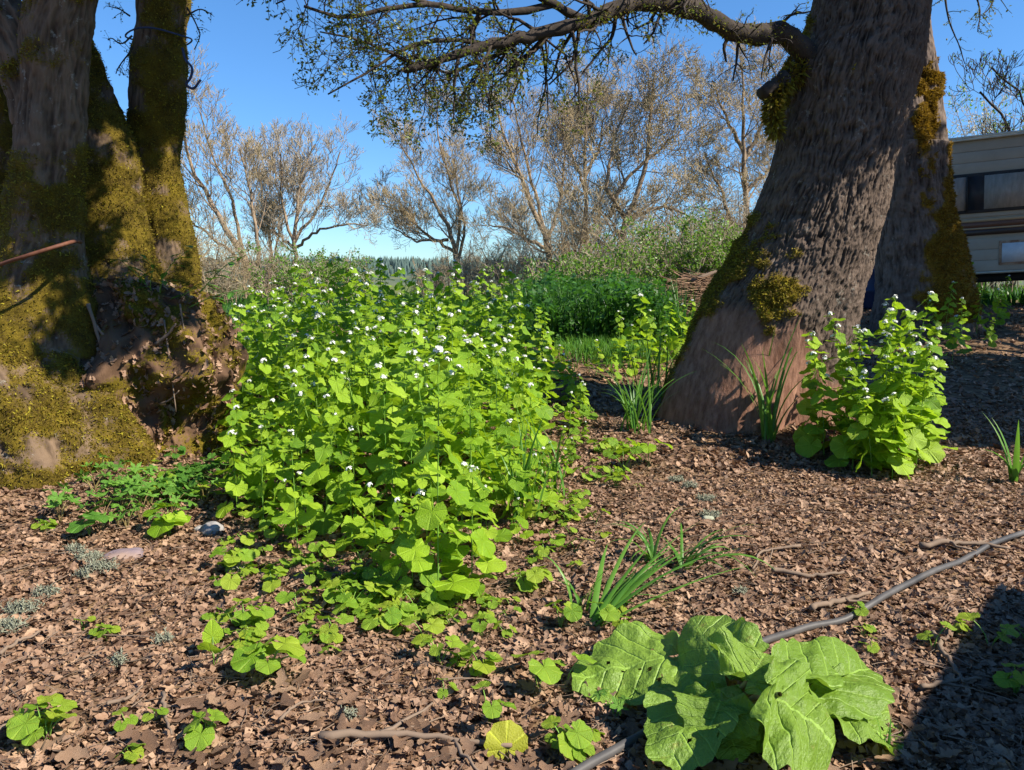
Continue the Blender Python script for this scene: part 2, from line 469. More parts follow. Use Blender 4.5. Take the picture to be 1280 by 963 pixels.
def axis(a, b, st, lo, hi, gr):
    c = list(np.arange(a, b + st / 2, st))
    x, d = c[-1], st
    while x < hi: d *= gr; x += d; c.append(x)
    x, d = c[0], st; L = []
    while x > lo: d *= gr; x -= d; L.append(x)
    return np.array(L[::-1] + c)
xs = axis(-4.2, 4.6, 0.045, -6000, 6000, 1.16)
ys = axis(1.2, 9.5, 0.045, -300, 7000, 1.14)
X, Y = np.meshgrid(xs, ys)
Z = hgt(X, Y)
near = (np.abs(X) < 6) & (Y < 12)
Z = Z + np.where(near, 0.012 * fbm(np.stack([X, Y, 0 * X], -1) * 14, 2, 21), 0)
nx, ny = len(xs), len(ys)
ii = (np.arange(ny - 1)[:, None] * nx + np.arange(nx - 1)[None, :])
Fg = np.stack([ii, ii + 1, ii + nx + 1, ii + nx], -1).reshape(-1, 4)
gobj = mk('ground', np.stack([X, Y, Z], -1).reshape(-1, 3), Fg, M['soil'])
tag(gobj, kind='structure')

# ================================================================== fallen leaves, crumbs, twigs
def litter_templates(rows, nvar):
    out = []
    for k in range(nvar):
        r = np.random.default_rng(100 + k)
        v = np.linspace(0, 1, rows)
        wd = 0.30 * np.sin(PI * np.clip(v * 0.93 + 0.05, 0, 1)) ** 0.7
        lob = np.where(np.arange(rows) % 2 == 0, 0.62, 1.0) * (0.8 + 0.25 * r.random())
        wl = wd * lob * (1 + 0.38 * r.uniform(-1, 1, rows)); wr = wd * lob * (1 + 0.3 * r.uniform(-1, 1, rows))
        wl[0] = wr[0] = 0.02; wl[-1] = wr[-1] = 0.05
        yy = v - 0.5
        bend = r.uniform(-0.5, 1.1); fold = r.uniform(-0.4, 0.8); cx = 0.10 * np.sin(v * PI * r.uniform(0.5, 1.5))
        zl = bend * (yy ** 2) + fold * wl * 0.7 + 0.06 * r.uniform(-1, 1, rows)
        zr = bend * (yy ** 2) + fold * wr * 0.7 + 0.06 * r.uniform(-1, 1, rows)
        zm = bend * (yy ** 2)
        Vv = np.stack([np.stack([cx - wl, yy, zl], -1), np.stack([cx, yy, zm], -1), np.stack([cx + wr, yy, zr], -1)], 1).reshape(-1, 3)
        i = np.arange(rows - 1)[:, None] * 3 + np.arange(2)[None, :]
        F = np.stack([i, i + 1, i + 4, i + 3], -1).reshape(-1, 4)
        out.append((Vv, F))
    return out
LT = litter_templates(9, 8); LT2 = litter_templates(5, 6)

def rotmats(yaw, tx, ty):
    cy, sy = np.cos(yaw), np.sin(yaw); cx, sx = np.cos(tx), np.sin(tx); c2, s2 = np.cos(ty), np.sin(ty)
    o = np.ones_like(cy); z = 0 * o
    Rz = np.stack([cy, -sy, z, sy, cy, z, z, z, o], -1).reshape(-1, 3, 3)
    Rx = np.stack([o, z, z, z, cx, -sx, z, sx, cx], -1).reshape(-1, 3, 3)
    Ry = np.stack([c2, z, s2, z, o, z, -s2, z, c2], -1).reshape(-1, 3, 3)
    return Rz @ Rx @ Ry

def scatter(mb, T, P, S, R):
    # T template (V,F); P (n,3); S (n,); R (n,3,3)
    V, F = T[:2]
    n = len(P)
    if n == 0: return
    W = np.einsum('nij,kj->nki', R, V) * np.asarray(S)[:, None, None] + P[:, None, :]
    FF = (F[None] + (np.arange(n) * len(V))[:, None, None]).reshape(-1, F.shape[1])
    uv = np.tile(T[2], (n, 1)) if len(T) > 2 else np.zeros((n * len(V), 2))
    mb.add(W.reshape(-1, 3), FF, uv)

def ground_pts(n, x0, x1, y0, y1, r, pw=1.0):
    y = y0 + (y1 - y0) * r.random(n) ** pw
    x = r.uniform(-1, 1, n) * (y * 0.80 + 0.75)
    k = (x > x0) & (x < x1)
    x, y = x[k], y[k]
    return np.stack([x, y, hgt(x, y)], -1)

r = np.random.default_rng(3)
litter_mb = MB()
P = ground_pts(52000, -5, 6, 1.25, 5.2, r, 1.15)
P[:, 2] += r.uniform(0.0, 0.013, len(P))
S = 0.020 + 0.055 * r.random(len(P)) ** 2.6
R = rotmats(r.uniform(0, 2 * PI, len(P)), r.normal(0, 0.29, len(P)), r.normal(0, 0.29, len(P)))
# the biggest-looking 300 become things of their own
dist = np.linalg.norm(P - CAM, axis=1)
inv = (np.abs(P[:, 0]) < P[:, 1] * 0.66) & (P[:, 1] > 1.55)
top = np.argsort(-(S / dist + 0.05 * (P[:, 2] - hgt(P[:, 0], P[:, 1])) ) * inv)[:300]
P[top, 2] += 0.014
leafmeshes = [mk('fallen_leaf', V, F, M['litter'], link=False) for V, F in LT]
for n_, k in enumerate(top):
    o = ob('fallen_leaf', leafmeshes[n_ % 8])
    Mx = Matrix(R[k].tolist()).to_4x4()
    o.matrix_local = Matrix.Translation(P[k]) @ Mx @ Matrix.Scale(float(S[k] * 1.08), 4)
    tag(o, 'curled dry brown oak leaf lying on the bare woodland floor', 'dead leaf', 'fallen oak leaves on the ground')
mask = np.ones(len(P), bool); mask[top] = False
P, S, R = P[mask], S[mask], R[mask]
idx = r.integers(0, 8, len(P))
for k in range(8):
    q = idx == k; scatter(litter_mb, LT[k], P[q], S[q], R[q])
P = ground_pts(24000, -6, 10, 4.8, 12.5, r, 1.3)
P[:, 2] += r.uniform(0.0, 0.02, len(P))
idx = r.integers(0, 6, len(P)); S = r.uniform(0.035, 0.08, len(P)); R = rotmats(r.uniform(0, 2 * PI, len(P)), r.normal(0, 0.4, len(P)), r.normal(0, 0.4, len(P)))
for k in range(6):
    q = idx == k; scatter(litter_mb, LT2[k], P[q], S[q], R[q])
tag(litter_mb.build('leaf_litter', M['litter'], smooth=False), 'matted brown dead leaves covering the ground', kind='stuff')
# crumbs
cm = MB()
P = ground_pts(80000, -5, 6, 1.25, 6.5, r, 1.3); P[:, 2] += r.uniform(0.002, 0.020, len(P))
T = (np.array([[-.5, -.3, 0], [.4, -.5, .15], [.6, .4, 0], [-.3, .5, .2]]), np.array([[0, 1, 2, 3]]))
scatter(cm, T, P, r.uniform(0.007, 0.024, len(P)), rotmats(r.uniform(0, 6.28, len(P)), r.normal(0, .5, len(P)), r.normal(0, .5, len(P))))
tag(cm.build('leaf_crumbs', M['litter'], smooth=False), kind='stuff')
# loose needles and fine twigs
n = 5000
P = ground_pts(n, -5, 6, 1.3, 6.5, r, 1.3); n = len(P)
a = r.uniform(0, 2 * PI, n); L = r.uniform(0.03, 0.13, n)
D = np.stack([np.cos(a), np.sin(a), r.uniform(-.1, .1, n)], -1)
t = np.linspace(-.5, .5, 4)
pts = P[:, None, :] + D[:, None, :] * (L[:, None] * t[None])[..., None] + r.normal(0, 0.004, (n, 4, 3))
pts[..., 2] = hgt(pts[..., 0], pts[..., 1]) + 0.022
V, F = tubes(pts, r.uniform(0.0008, 0.0022, n)[:, None] * np.ones(4), 3)
fm = MB(); fm.add(V, F); tag(fm.build('twig_debris', M['twig']), kind='stuff')

def stick(pxs, rad, label, name='fallen_twig', forks=0, seed=0, mat='twig', dz=0.02, group='dead sticks lying on the leaf litter'):
    rr = np.random.default_rng(seed)
    g = np.array([ground(*p) for p in pxs])
    sp = spline(g, 14) + rr.normal(0, rad * 0.35, (14, 3))
    sp[:, 2] = hgt(sp[:, 0], sp[:, 1]) + dz + rad * 0.5 + rr.uniform(0, rad, 14)
    b = sp[0].copy()
    R_ = np.linspace(rad, rad * 0.45, 14) * rr.uniform(0.85, 1.15, 14)
    o_ = MB(); V, F = tubes(sp - b, R_, 7, True); o_.add(V, F)
    root = empty(name, b, label, 'stick', group)
    o_.build('shoot', M[mat], root)
    for f in range(forks):
        i = rr.integers(4, 10); d = norm(sp[i + 1] - sp[i - 1]); s = norm(np.cross(d, [0, 0, 1])) * rr.choice([-1, 1])
        L_ = np.linalg.norm(sp[-1] - sp[0]) * rr.uniform(.2, .4)
        q = sp[i] + (d * .7 + s * .7)[None] * (np.linspace(0, L_, 6))[:, None] + rr.normal(0, rad * .3, (6, 3))
        q[:, 2] = np.maximum(q[:, 2], hgt(q[:, 0], q[:, 1]) + dz)
        o_ = MB(); V, F = tubes(q - b, np.linspace(rad * .6, rad * .25, 6), 5, True); o_.add(V, F)
        o_.build('side_twig', M[mat], root)
    return root
stick([(1000, 690), (960, 695), (940, 720)], 0.007, 'thin bent stick lying beside the long arching grass tuft', forks=1, seed=1)
stick([(965, 722), (1010, 728), (1055, 726)], 0.012, 'short stout brown stick just above the burdock', forks=0, seed=2)
stick([(1010, 770), (1050, 762), (1090, 752)], 0.013, 'stout brown stick lying against the black hose', forks=1, seed=3)
stick([(1150, 690), (1200, 688), (1262, 695)], 0.014, 'grey weathered stick lying across the litter right of the hose', forks=2, seed=4)
stick([(1165, 800), (1185, 835), (1205, 868)], 0.010, 'dark knobbly stick running down the bare ground at the right', forks=1, seed=5)
stick([(1150, 872), (1185, 864), (1225, 858)], 0.008, 'pale brown twig touching the edge of the dark shadow', forks=1, seed=6)
stick([(400, 938), (520, 932), (640, 950)], 0.012, 'long dark stick lying along the bottom edge near the yellow leaf', forks=2, seed=7)
stick([(490, 925), (530, 915), (556, 905)], 0.004, 'short straw coloured twig left of the yellow leaf', seed=8)
stick([(205, 878), (207, 905), (216, 932)], 0.007, 'upright lying forked twig on the bare ground at the left', forks=1, seed=9)
stick([(110, 800), (160, 803), (215, 812)], 0.003, 'long thin straw stalk on the bare ground at the left', seed=10)
stick([(0, 828), (25, 812), (52, 800)], 0.008, 'pale stick poking in beside the grey lichen clump', seed=11)
stick([(350, 912), (380, 890), (405, 886)], 0.005, 'slim pale twig below the three leaf seedling', seed=12)
stick([(0, 925), (30, 912), (65, 905)], 0.006, 'reddish twig in the bottom left corner', seed=13)
stick([(135, 892), (160, 885), (178, 868)], 0.006, 'short curved twig on the bare ground at the lower left', seed=14)
stick([(550, 860), (600, 859), (615, 862)], 0.004, 'pale broken twig under the pair of round leaves', seed=15)
stick([(770, 698), (790, 692), (812, 690)], 0.008, 'short pale chip of wood below the middle grass tuft', seed=16)

# ================================================================== big trunks
def trunk(rows, Yc, nA, nH, mat, name, parent, origin, sq=0.9, ridge=0.02, rs=1.0, moss=None, bare=None, lobes=None, seed=0, extend_top=0.0, mossh=0.02, zbot=None, dy=None, lump=0.03):
    """rows: (py, xl, xr) outline rows of the trunk, top first; Yc: depth per row (number or list)."""
    L = []
    for k, (py, xl, xr) in enumerate(rows):
        Yk = Yc[k] if hasattr(Yc, '__len__') else Yc
        a, b = atY(xl, py, Yk), atY(xr, py, Yk)
        L.append([(a[0] + b[0]) / 2, Yk, a[2], (b[0] - a[0]) / 2])
    L = np.array(L)[::-1]                       # bottom first
    if zbot is not None: L = np.vstack([[L[0, 0], L[0, 1], zbot, L[0, 3] * 1.12], L])
    if extend_top:
        d = L[-1] - L[-2]; d = d / max(d[2], 1e-3) * extend_top
        L = np.vstack([L, L[-1] + d * [1, 0, 1, 0] - [0, 0, 0, L[-1, 3] * 0.25]])
    S = spline(L, nH)
    th = np.arange(nA) * 2 * PI / nA
    c, s = np.cos(th), np.sin(th)
    rad = S[:, 3][:, None] * np.ones(nA)
    if lobes is not None: rad = rad * (1 + lobes(th[None, :], S[:, 2][:, None]))
    base = np.stack([S[:, 0][:, None] + rad * c, S[:, 1][:, None] + rad * sq * s, S[:, 2][:, None] + 0 * rad], -1)
    nrm = np.stack([np.broadcast_to(c, rad.shape), np.broadcast_to(s / sq, rad.shape), 0 * rad], -1); nrm = norm(nrm)
    # furrowed bark: ridges wander along the stem
    q = np.stack([np.broadcast_to(c, rad.shape) * S[:, 3][:, None], np.broadcast_to(s, rad.shape) * S[:, 3][:, None], S[:, 2][:, None] + 0 * rad], -1)
    q = q + 0.03 * np.stack([fbm(q * 5, 2, seed + 3), fbm(q * 5 + 9, 2, seed + 4), 0 * rad], -1)
    k1 = 1 - np.abs(fbm(q * np.array([24, 24, 2.9]) * rs, 3, seed + 1)) * 3.0
    k2 = 1 - np.abs(fbm(q * np.array([60, 60, 15]) * rs, 2, seed + 2)) * 2.4
    k3 = fbm(q * np.array([16, 16, 13]) * rs, 3, seed + 12)
    rg = np.clip(0.75 * k1 + 0.35 * k2 + 0.7 * k3 - 0.1, -1, 1)
    big = fbm(q * 3.0, 3, seed + 6) * lump
    ms = np.zeros(rad.shape) if moss is None else np.clip(moss(base, th[None, :] + 0 * rad) + 0.75 * fbm(base * 7, 5, seed + 7), 0, 1)
    br = np.zeros(rad.shape) if bare is None else np.clip(bare(base, th[None, :] + 0 * rad), 0, 1)
    mss = sstep(0.35, 0.65, ms)
    disp = big + ridge * rg * (1 - 0.75 * mss) * (1 - 0.92 * br) + mossh * mss * (0.8 + 0.9 * fbm(base * 14, 3, seed + 8)) + br * 0.012 * fbm(q * np.array([9, 9, 2.5]), 3, seed + 9)
    V = base + nrm * disp[..., None]
    i = np.arange(nH - 1)[:, None] * nA; j = np.arange(nA)[None, :]; j2 = (j + 1) % nA
    F = np.stack([i + j, i + j2, i + nA + j2, i + nA + j], -1).reshape(-1, 4)
    capi = np.arange((nH - 1) * nA, nH * nA)[None, :]
    o = mk(name, V.reshape(-1, 3), [F, capi], mat, parent, origin, {'ridge': (rg * .5 + .5).ravel(), 'moss': ms.ravel(), 'bare': br.ravel()})
    return o, V, nrm, ms, S

def tufts(V, nrm, ms, n, parent, origin, mat, size=(0.012, 0.03), seed=0, thr=0.5, front=True):
    """short moss shoots standing on the mossy parts of a trunk"""
    rr = np.random.default_rng(seed)
    wv = np.where(ms > thr, ms, 0).copy()
    if front: wv = wv * (nrm[..., 1] < 0.35)
    # weight by ring spacing is ignored: rings are even enough
    wv = wv.ravel(); 
    if wv.sum() <= 0: return None
    k = rr.choice(len(wv), n, p=wv / wv.sum())
    P = V.reshape(-1, 3)[k] + rr.normal(0, 0.008, (n, 3)); Nn = nrm.reshape(-1, 3)[k]
    D = norm(Nn * 0.8 + rr.normal(0, 0.55, (n, 3)) + np.array([0, 0, -0.05]))
    S = rr.uniform(*size, n)[:, None]
    side = norm(np.cross(D, rr.normal(0, 1, (n, 3)))) * S * 0.22
    P = P - D * 0.006
    W = np.stack([P - side, P + side, P + D * S], 1).reshape(-1, 3)
    F = np.arange(3 * n).reshape(-1, 3)
    return tag(mk('moss', W, F, mat, parent, origin, smooth=False), kind='stuff')

def children_of(P, R, nper, length, rr, K=6, t0=0.25, t1=1.0, spread=0.9, grav=0.0, wig=0.12, rfac=0.55, outward=None):
    """random child polylines from parents P (N,K0,3)."""
    N0, K0 = P.shape[:2]
    Nc = N0 * nper
    pi_ = np.repeat(np.arange(N0), nper)
    t = rr.uniform(t0, t1, Nc)
    f = t * (K0 - 1); i0 = np.minimum(f.astype(int), K0 - 2); u = (f - i0)[:, None]
    b = P[pi_, i0] * (1 - u) + P[pi_, i0 + 1] * u
    tan = norm(P[pi_, i0 + 1] - P[pi_, i0])
    rad = (R[pi_, i0] * (1 - u[:, 0]) + R[pi_, i0 + 1] * u[:, 0]) * rfac
    perp = norm(np.cross(tan, rr.normal(0, 1, (Nc, 3))))
    d = norm(tan * rr.uniform(0.3, 0.9, (Nc, 1)) + perp * spread)
    L = (length * rr.uniform(0.55, 1.25, Nc) * (1.15 - 0.55 * t))
    pts = [b]; 
    for k in range(1, K):
        d = norm(d + rr.normal(0, wig, (Nc, 3)) + np.array([0, 0, -grav]) / K)
        pts.append(pts[-1] + d * (L / (K - 1))[:, None])
    Pn = np.stack(pts, 1)
    Rn = rad[:, None] * np.linspace(1, 0.35, K)[None]
    return Pn, Rn

def leafspray(mb, P, n, size, rr, flat=0.6, T=None):
    """n leaf quads spread along polylines"""
    N0, K0 = P.shape[:2]
    pi_ = rr.integers(0, N0, n); f = rr.uniform(0.2, 1, n) * (K0 - 1); i0 = np.minimum(f.astype(int), K0 - 2); u = (f - i0)[:, None]
    b = P[pi_, i0] * (1 - u) + P[pi_, i0 + 1] * u + rr.normal(0, size[1] * 0.4, (n, 3))
    if T is None:
        T = (np.array([[0, 0, 0], [.32, .45, .08], [0, 1, 0], [-.32, .45, .08]]), np.array([[0, 1, 2, 3]]))
    scatter(mb, T, b, rr.uniform(*size, n), rotmats(rr.uniform(0, 2 * PI, n), rr.normal(0, flat, n), rr.normal(0, flat, n)))

# ------------------------------------------------------------------ the leaning oak
OB = ground(930, 545)
oak_base = np.array([1.9, 6.1, float(hgt(1.9, 6.1))])
oak = empty('leaning_oak', oak_base, 'massive oak leaning right with bare worn wood at its flared base', 'oak tree')
YO = 6.1
orows = [(-60, 1030, 1172), (0, 1019, 1155), (41, 1010, 1150), (83, 990, 1142), (130, 985, 1132), (170, 978, 1121), (208, 968, 1111), (250, 952, 1101),
         (291, 936, 1090), (330, 915, 1080), (370, 888, 1066), (410, 866, 1055), (450, 846, 1040), (490, 828, 1032), (530, 812, 1026)]
def oak_moss(B, th):
    x, z = B[..., 0], B[..., 2]
    px = 640 + FPX * x / B[..., 1]
    py = 345 - (z - 1.25) / B[..., 1] * FPX
    patch = np.exp(-(((px - 968) / 34) ** 2 + ((py - 352) / 62) ** 2)) * (np.sin(th) < 0.2) * 0.72
    flank = np.exp(-((th - PI * 1.0) / 0.30) ** 2) * sstep(230, 330, py) * (1 - sstep(430, 500, py)) * 1.0
    flank += np.exp(-((th - PI * 1.12) / 0.5) ** 2) * sstep(270, 330, py) * (1 - sstep(370, 410, py)) * 0.40
    up = np.exp(-((th - PI) / 0.4) ** 2) * sstep(0, 60, py) * (1 - sstep(150, 210, py)) * 0.5
    backflank = np.exp(-((th - PI * 0.95) / 0.35) ** 2) * sstep(420, 450, py) * 0.8
    return patch + flank + up + backflank - 0.05
def oak_bare(B, th):
    x, z = B[..., 0], B[..., 2]
    px = 640 + FPX * x / B[..., 1]
    py = 345 - (z - 1.25) / B[..., 1] * FPX
    edge = 372 + 22 * vn(np.stack([px / 30, 0 * px, 0 * px], -1), 5) + np.clip((px - 985) / 40, 0, 1.5) * 75
    f = sstep(-14, 10, py - edge)
    streak = np.exp(-((px - 985 - (py - 380) * 0.0) / 14) ** 2) * sstep(330, 400, py)
    return np.clip(f * (1 - np.exp(-((px - 968) / 26) ** 2) * (1 - sstep(395, 430, py))), 0, 1)
def oak_lobes(th, z):
    k = 1 - sstep(0.2, 1.7, z)
    return k * (0.10 * np.cos(3 * th + 0.6) + 0.06 * np.cos(5 * th + 2.0) + 0.03 * np.cos(9 * th))
ow, OV, ON, OM, OS = trunk(orows, YO, 620, 760, M['bark_main'], 'trunk', oak, oak_base, 0.95, 0.019, 2.0, oak_moss, oak_bare, oak_lobes, 3, extend_top=2.6, mossh=0.035, zbot=-0.25, lump=0.035)
tufts(OV, ON, OM, 22000, oak, oak_base, M['moss'], (0.012, 0.032), 1, 0.45)

def limb(pxs, Y0, Y1, r0, r1, parent, origin, name='branch', n=26, seed=0, mat='limb', rough=0.14):
    Ys = np.linspace(Y0, Y1, len(pxs))
    pts = np.array([atY(x, y, Yk) for (x, y), Yk in zip(pxs, Ys)])
    S = spline(pts, n)
    rr = np.random.default_rng(seed)
    R_ = np.linspace(r0, r1, n) * (1 + rough * rr.uniform(-1, 1, n))
    S[1:-1] += rr.normal(0, r1 * 0.25, (n - 2, 3))
    V, F = tubes(S - origin, R_, 12, True)
    mb = MB(); mb.add(V, F)
    mb.build(name, M[mat], parent)
    return S, R_
main, mR = limb([(1040, 100), (1003, 62), (980, 42), (950, 44), (915, 38), (880, 18), (840, 6), (800, 3), (765, 14), (735, 28), (700, 36), (655, 46), (610, 56), (560, 72), (505, 88)], 6.0, 4.7, 0.088, 0.02, oak, oak_base, n=60, seed=1)
limbs = [(main, mR)]
for sp in [([(735, 28), (690, 5), (660, -12), (600, -30)], 5.35, 5.0, 0.03, 0.018),
           ([(690, 38), (672, 58), (655, 74), (632, 93)], 5.25, 5.1, 0.024, 0.014),
           ([(690, 6), (640, 16), (590, 14), (540, 6), (480, 12), (430, 22), (380, 8)], 5.25, 4.5, 0.026, 0.008),
           ([(610, 56), (560, 50), (510, 60), (460, 90), (410, 118)], 5.0, 4.5, 0.015, 0.004),
           ([(560, 72), (520, 80), (480, 62), (440, 48), (400, 40)], 4.9, 4.4, 0.014, 0.004),
           ([(600, 14), (590, 45), (600, 85), (612, 130)], 5.1, 4.9, 0.020, 0.006),
           ([(655, 46), (620, 70), (590, 80), (560, 92), (530, 75), (505, 68)], 5.15, 4.8, 0.017, 0.005),
           ([(770, 12), (765, 45), (745, 70), (728, 92)], 5.5, 5.4, 0.016, 0.006),
           ([(880, 18), (870, 0), (850, -30), (800, -60)], 5.7, 5.2, 0.035, 0.02),
           ([(540, 6), (470, -15), (400, -20), (345, 5)], 4.9, 4.3, 0.016, 0.004),
           ([(915, 38), (905, 60), (908, 78)], 5.8, 5.8, 0.02, 0.006)]:
    limbs.append(limb(*sp, oak, oak_base, seed=len(limbs), n=18, rough=0.1))
limb([(1015, 70), (990, 92), (968, 108), (952, 118)], 6.0, 5.8, 0.075, 0.045, oak, oak_base, 'broken_stub', 14, 3, rough=0.3)
limb([(975, 100), (970, 128), (972, 155), (968, 162)], 5.9, 5.85, 0.05, 0.012, oak, oak_base, 'broken_stub', 12, 4, rough=0.35)
# moss hanging on the stub and limb
rr = np.random.default_rng(8)
def moss_on(line, n, spread, parent, origin, mat, size=(0.015, 0.04), down=0.5):
    S_, R_ = line
    k = rr.integers(0, len(S_) - 1, n)
    D = norm(rr.normal(0, 1, (n, 3)) + np.array([0, 0, -down]))
    u = rr.random((n, 1))
    P_ = S_[k] * (1 - u) + S_[k + 1] * u + D * (R_[k][:, None] * spread)
    Sz = rr.uniform(*size, n)[:, None]; side = norm(np.cross(D, rr.normal(0, 1, (n, 3)))) * Sz * 0.25
    W = np.stack([P_ - side, P_ + side, P_ + D * Sz + np.array([0, 0, -0.3]) * Sz], 1).reshape(-1, 3)
    tag(mk('moss', W, np.arange(3 * n).reshape(-1, 3), mat, parent, origin, smooth=False), kind='stuff')
moss_on((spline([atY(1015, 78, 5.95), atY(985, 100, 5.9), atY(968, 120, 5.85), atY(970, 165, 5.85)], 20), np.linspace(.08, .05, 20)), 2500, 0.9, oak, oak_base, M['moss'], (0.02, 0.06))
moss_on((main[:40], mR[:40]), 4500, 0.95, oak, oak_base, M['moss'], (0.008, 0.022), 0)
# twigs hanging off the limbs in the picture
tw = MB(); lf = MB()
def dress(lines, r, n1, n2, n3, L1, L2, L3, grav, nleaf, lsize, t0=0.1):
    K = 16
    P0 = np.stack([S_[np.linspace(0, len(S_) - 1, K).astype(int)] for S_, _ in lines]); R0 = np.stack([R_[np.linspace(0, len(R_) - 1, K).astype(int)] for _, R_ in lines])
    P1, R1 = children_of(P0, np.minimum(R0, 0.035), n1, L1, r, 7, t0, 1.0, 1.0, grav, 0.22, 0.42)
    P2, R2 = children_of(P1, R1, n2, L2, r, 6, 0.15, 1.0, 0.9, grav * .6, 0.25, 0.6)
    P3, R3 = children_of(P2, R2, n3, L3, r, 4, 0.2, 1.0, 0.9, 0, 0.25, 0.7)
    for Pq, Rq, s_ in ((P1, R1, 5), (P2, R2, 4), (P3, R3, 3)):
        V, F = tubes(Pq, np.maximum(Rq, 0.0016), s_); tw.add(V, F)
    leafspray(lf, P3, nleaf, lsize, r)
rr = np.random.default_rng(21)
dress(limbs[2:3] + limbs[3:8] + limbs[10:11], rr, 11, 5, 3, 0.5, 0.25, 0.12, 0.75, 8000, (0.012, 0.03))
K16 = lambda l: (l[0][30:], l[1][30:])
dress([K16(limbs[0])], rr, 22, 5, 3, 0.46, 0.24, 0.12, 0.8, 2200, (0.012, 0.03))
dress([(main[8:32], mR[8:32]), limbs[8]], rr, 8, 4, 3, 0.4, 0.22, 0.1, 0.6, 900, (0.01, 0.026))
dress([limbs[9]] , rr, 8, 5, 3, 0.5, 0.26, 0.12, 0.7, 500, (0.012, 0.03))
tw.build('twigs', M['limb'], oak, oak_base).__setitem__('kind', 'stuff')
lf.build('young_leaves', M['oakleaf'], oak, oak_base, smooth=False).__setitem__('kind', 'stuff')

# crown above the picture: limbs, twigs and young leaves
def crown(parent, origin, top, clumps, r, nleaf=2200, lsize=(0.04, 0.09), mat='oakleaf', rad0=0.14):
    br = MB(); tw_ = MB(); lv = MB()
    for (cx, cy, cz, cr, dens) in clumps:
        c_ = np.array([cx, cy, cz])
        mid = (top + c_) / 2 + np.array([0, 0, 0.5])
        S_ = spline(np.array([top, mid, c_, c_ + norm(c_ - top) * cr * .6]), 14)
        R_ = np.linspace(rad0, rad0 * .3, 14)
        V, F = tubes(S_, R_, 8, True); br.add(V, F)
        P1, R1 = children_of(S_[None], R_[None], 16, cr * 0.9, r, 7, 0.72, 1.0, 1.1, 0, 0.15, 0.5)
        P2, R2 = children_of(P1, R1, 6, cr * 0.45, r, 6, 0.2, 1.0, 0.9, 0, 0.2, 0.55)
        P3, R3 = children_of(P2, R2, 4, cr * 0.22, r, 4, 0.2, 1.0, 0.9, 0, 0.2, 0.6)
        for Pq, Rq in ((P1, R1), (P2, R2), (P3, R3)):
            V, F = tubes(Pq, np.maximum(Rq, 0.003), 3); tw_.add(V, F)
        leafspray(lv, P3, int(nleaf * dens), lsize, r)
    br.build('branch', M['limb'], parent, origin)
    tw_.build('twigs', M['limb'], parent, origin).__setitem__('kind', 'stuff')
    x = lv.build('young_leaves', M[mat], parent, origin, smooth=False)
    if x: x['kind'] = 'stuff'
rr = np.random.default_rng(31)
crown(oak, oak_base, np.array([3.6, 6.1, 5.6]), [(4.2, 5.4, 4.6, .75, 1.0), (4.8, 5.2, 5.3, .75, 1.0), (3.75, 5.6, 4.25, .5, .8), (5.4, 5.0, 6.0, .7, .8), (4.2, 7.4, 8.4, 1.6, 1.0), (2.5, 7.5, 8.6, 1.4, 0.6)], rr, 3600, (.06, .13))  # lower clumps added out of view to shade the upper trunk

# ------------------------------------------------------------------ grey mossy tree behind the oak
bt_base = np.array([5.35, 10.2, float(hgt(5.35, 10.2))])
bt = empty('mossy_trunk_tree', bt_base, 'grey barked tree with golden moss standing behind the leaning oak', 'tree')
def bt_moss(B, th):
    px = 640 + FPX * B[..., 0] / B[..., 1]; py = 345 - (B[..., 2] - 1.25) / B[..., 1] * FPX
    a = np.exp(-(((px - 1138) / 20) ** 2 + ((py - 150) / 62) ** 2)) * 1.0
    b = sstep(1158, 1176, px) * (0.75 - 0.9 * sstep(385, 420, py)) 
    c = np.exp(-(((px - 1160) / 26) ** 2 + ((py - 290) / 80) ** 2)) * 0.6
    d = np.exp(-(((px - 1165) / 40) ** 2 + ((py - 380) / 60) ** 2)) * 0.5
    return a + b + c + d - 0.12
_, V1, N1, M1, S1 = trunk([(180, 1104, 1178), (215, 1100, 1179), (250, 1100, 1182), (290, 1098, 1192), (340, 1097, 1203), (385, 1094, 1212), (420, 1088, 1220)], 10.2, 260, 300, M['bark_back'], 'trunk', bt, bt_base, 0.9, 0.022, 0.9, bt_moss, None,
      lambda th, z: 0.05 * np.cos(3 * th + 1), 11, mossh=0.02, zbot=0.2)
_, V2, N2, M2, S2 = trunk([(-40, 1135, 1160), (12, 1134, 1160), (80, 1135, 1169), (130, 1136, 1176), (165, 1134, 1181), (200, 1128, 1179), (230, 1122, 1176)], 10.2, 150, 260, M['bark_back'], 'stem', bt, bt_base, 0.9, 0.016, 1.0, bt_moss, None, None, 12, extend_top=2.5, mossh=0.03)
_, V3, N3, M3, S3 = trunk([(38, 1124, 1134), (52, 1118, 1138), (75, 1113, 1143), (110, 1108, 1150), (150, 1105, 1156), (190, 1104, 1162), (225, 1104, 1166)], 10.15, 130, 180, M['bark_back'], 'stem', bt, bt_base, 0.9, 0.016, 1.0, bt_moss, None, None, 13, extend_top=0.05, mossh=0.04)
for a_, b_, c_, sd in ((V1, N1, M1, 1), (V2, N2, M2, 2), (V3, N3, M3, 3)):
    tufts(a_, b_, c_, 9000, bt, bt_base, M['moss_gold'], (0.02, 0.05), sd, 0.5)
crown(bt, bt_base, np.array([5.45, 10.2, 7.0]), [(7.5, 9.5, 9.5, 1.6, 1.0), (5.2, 11, 9.8, 1.5, 0.7)], np.random.default_rng(41), 1800)
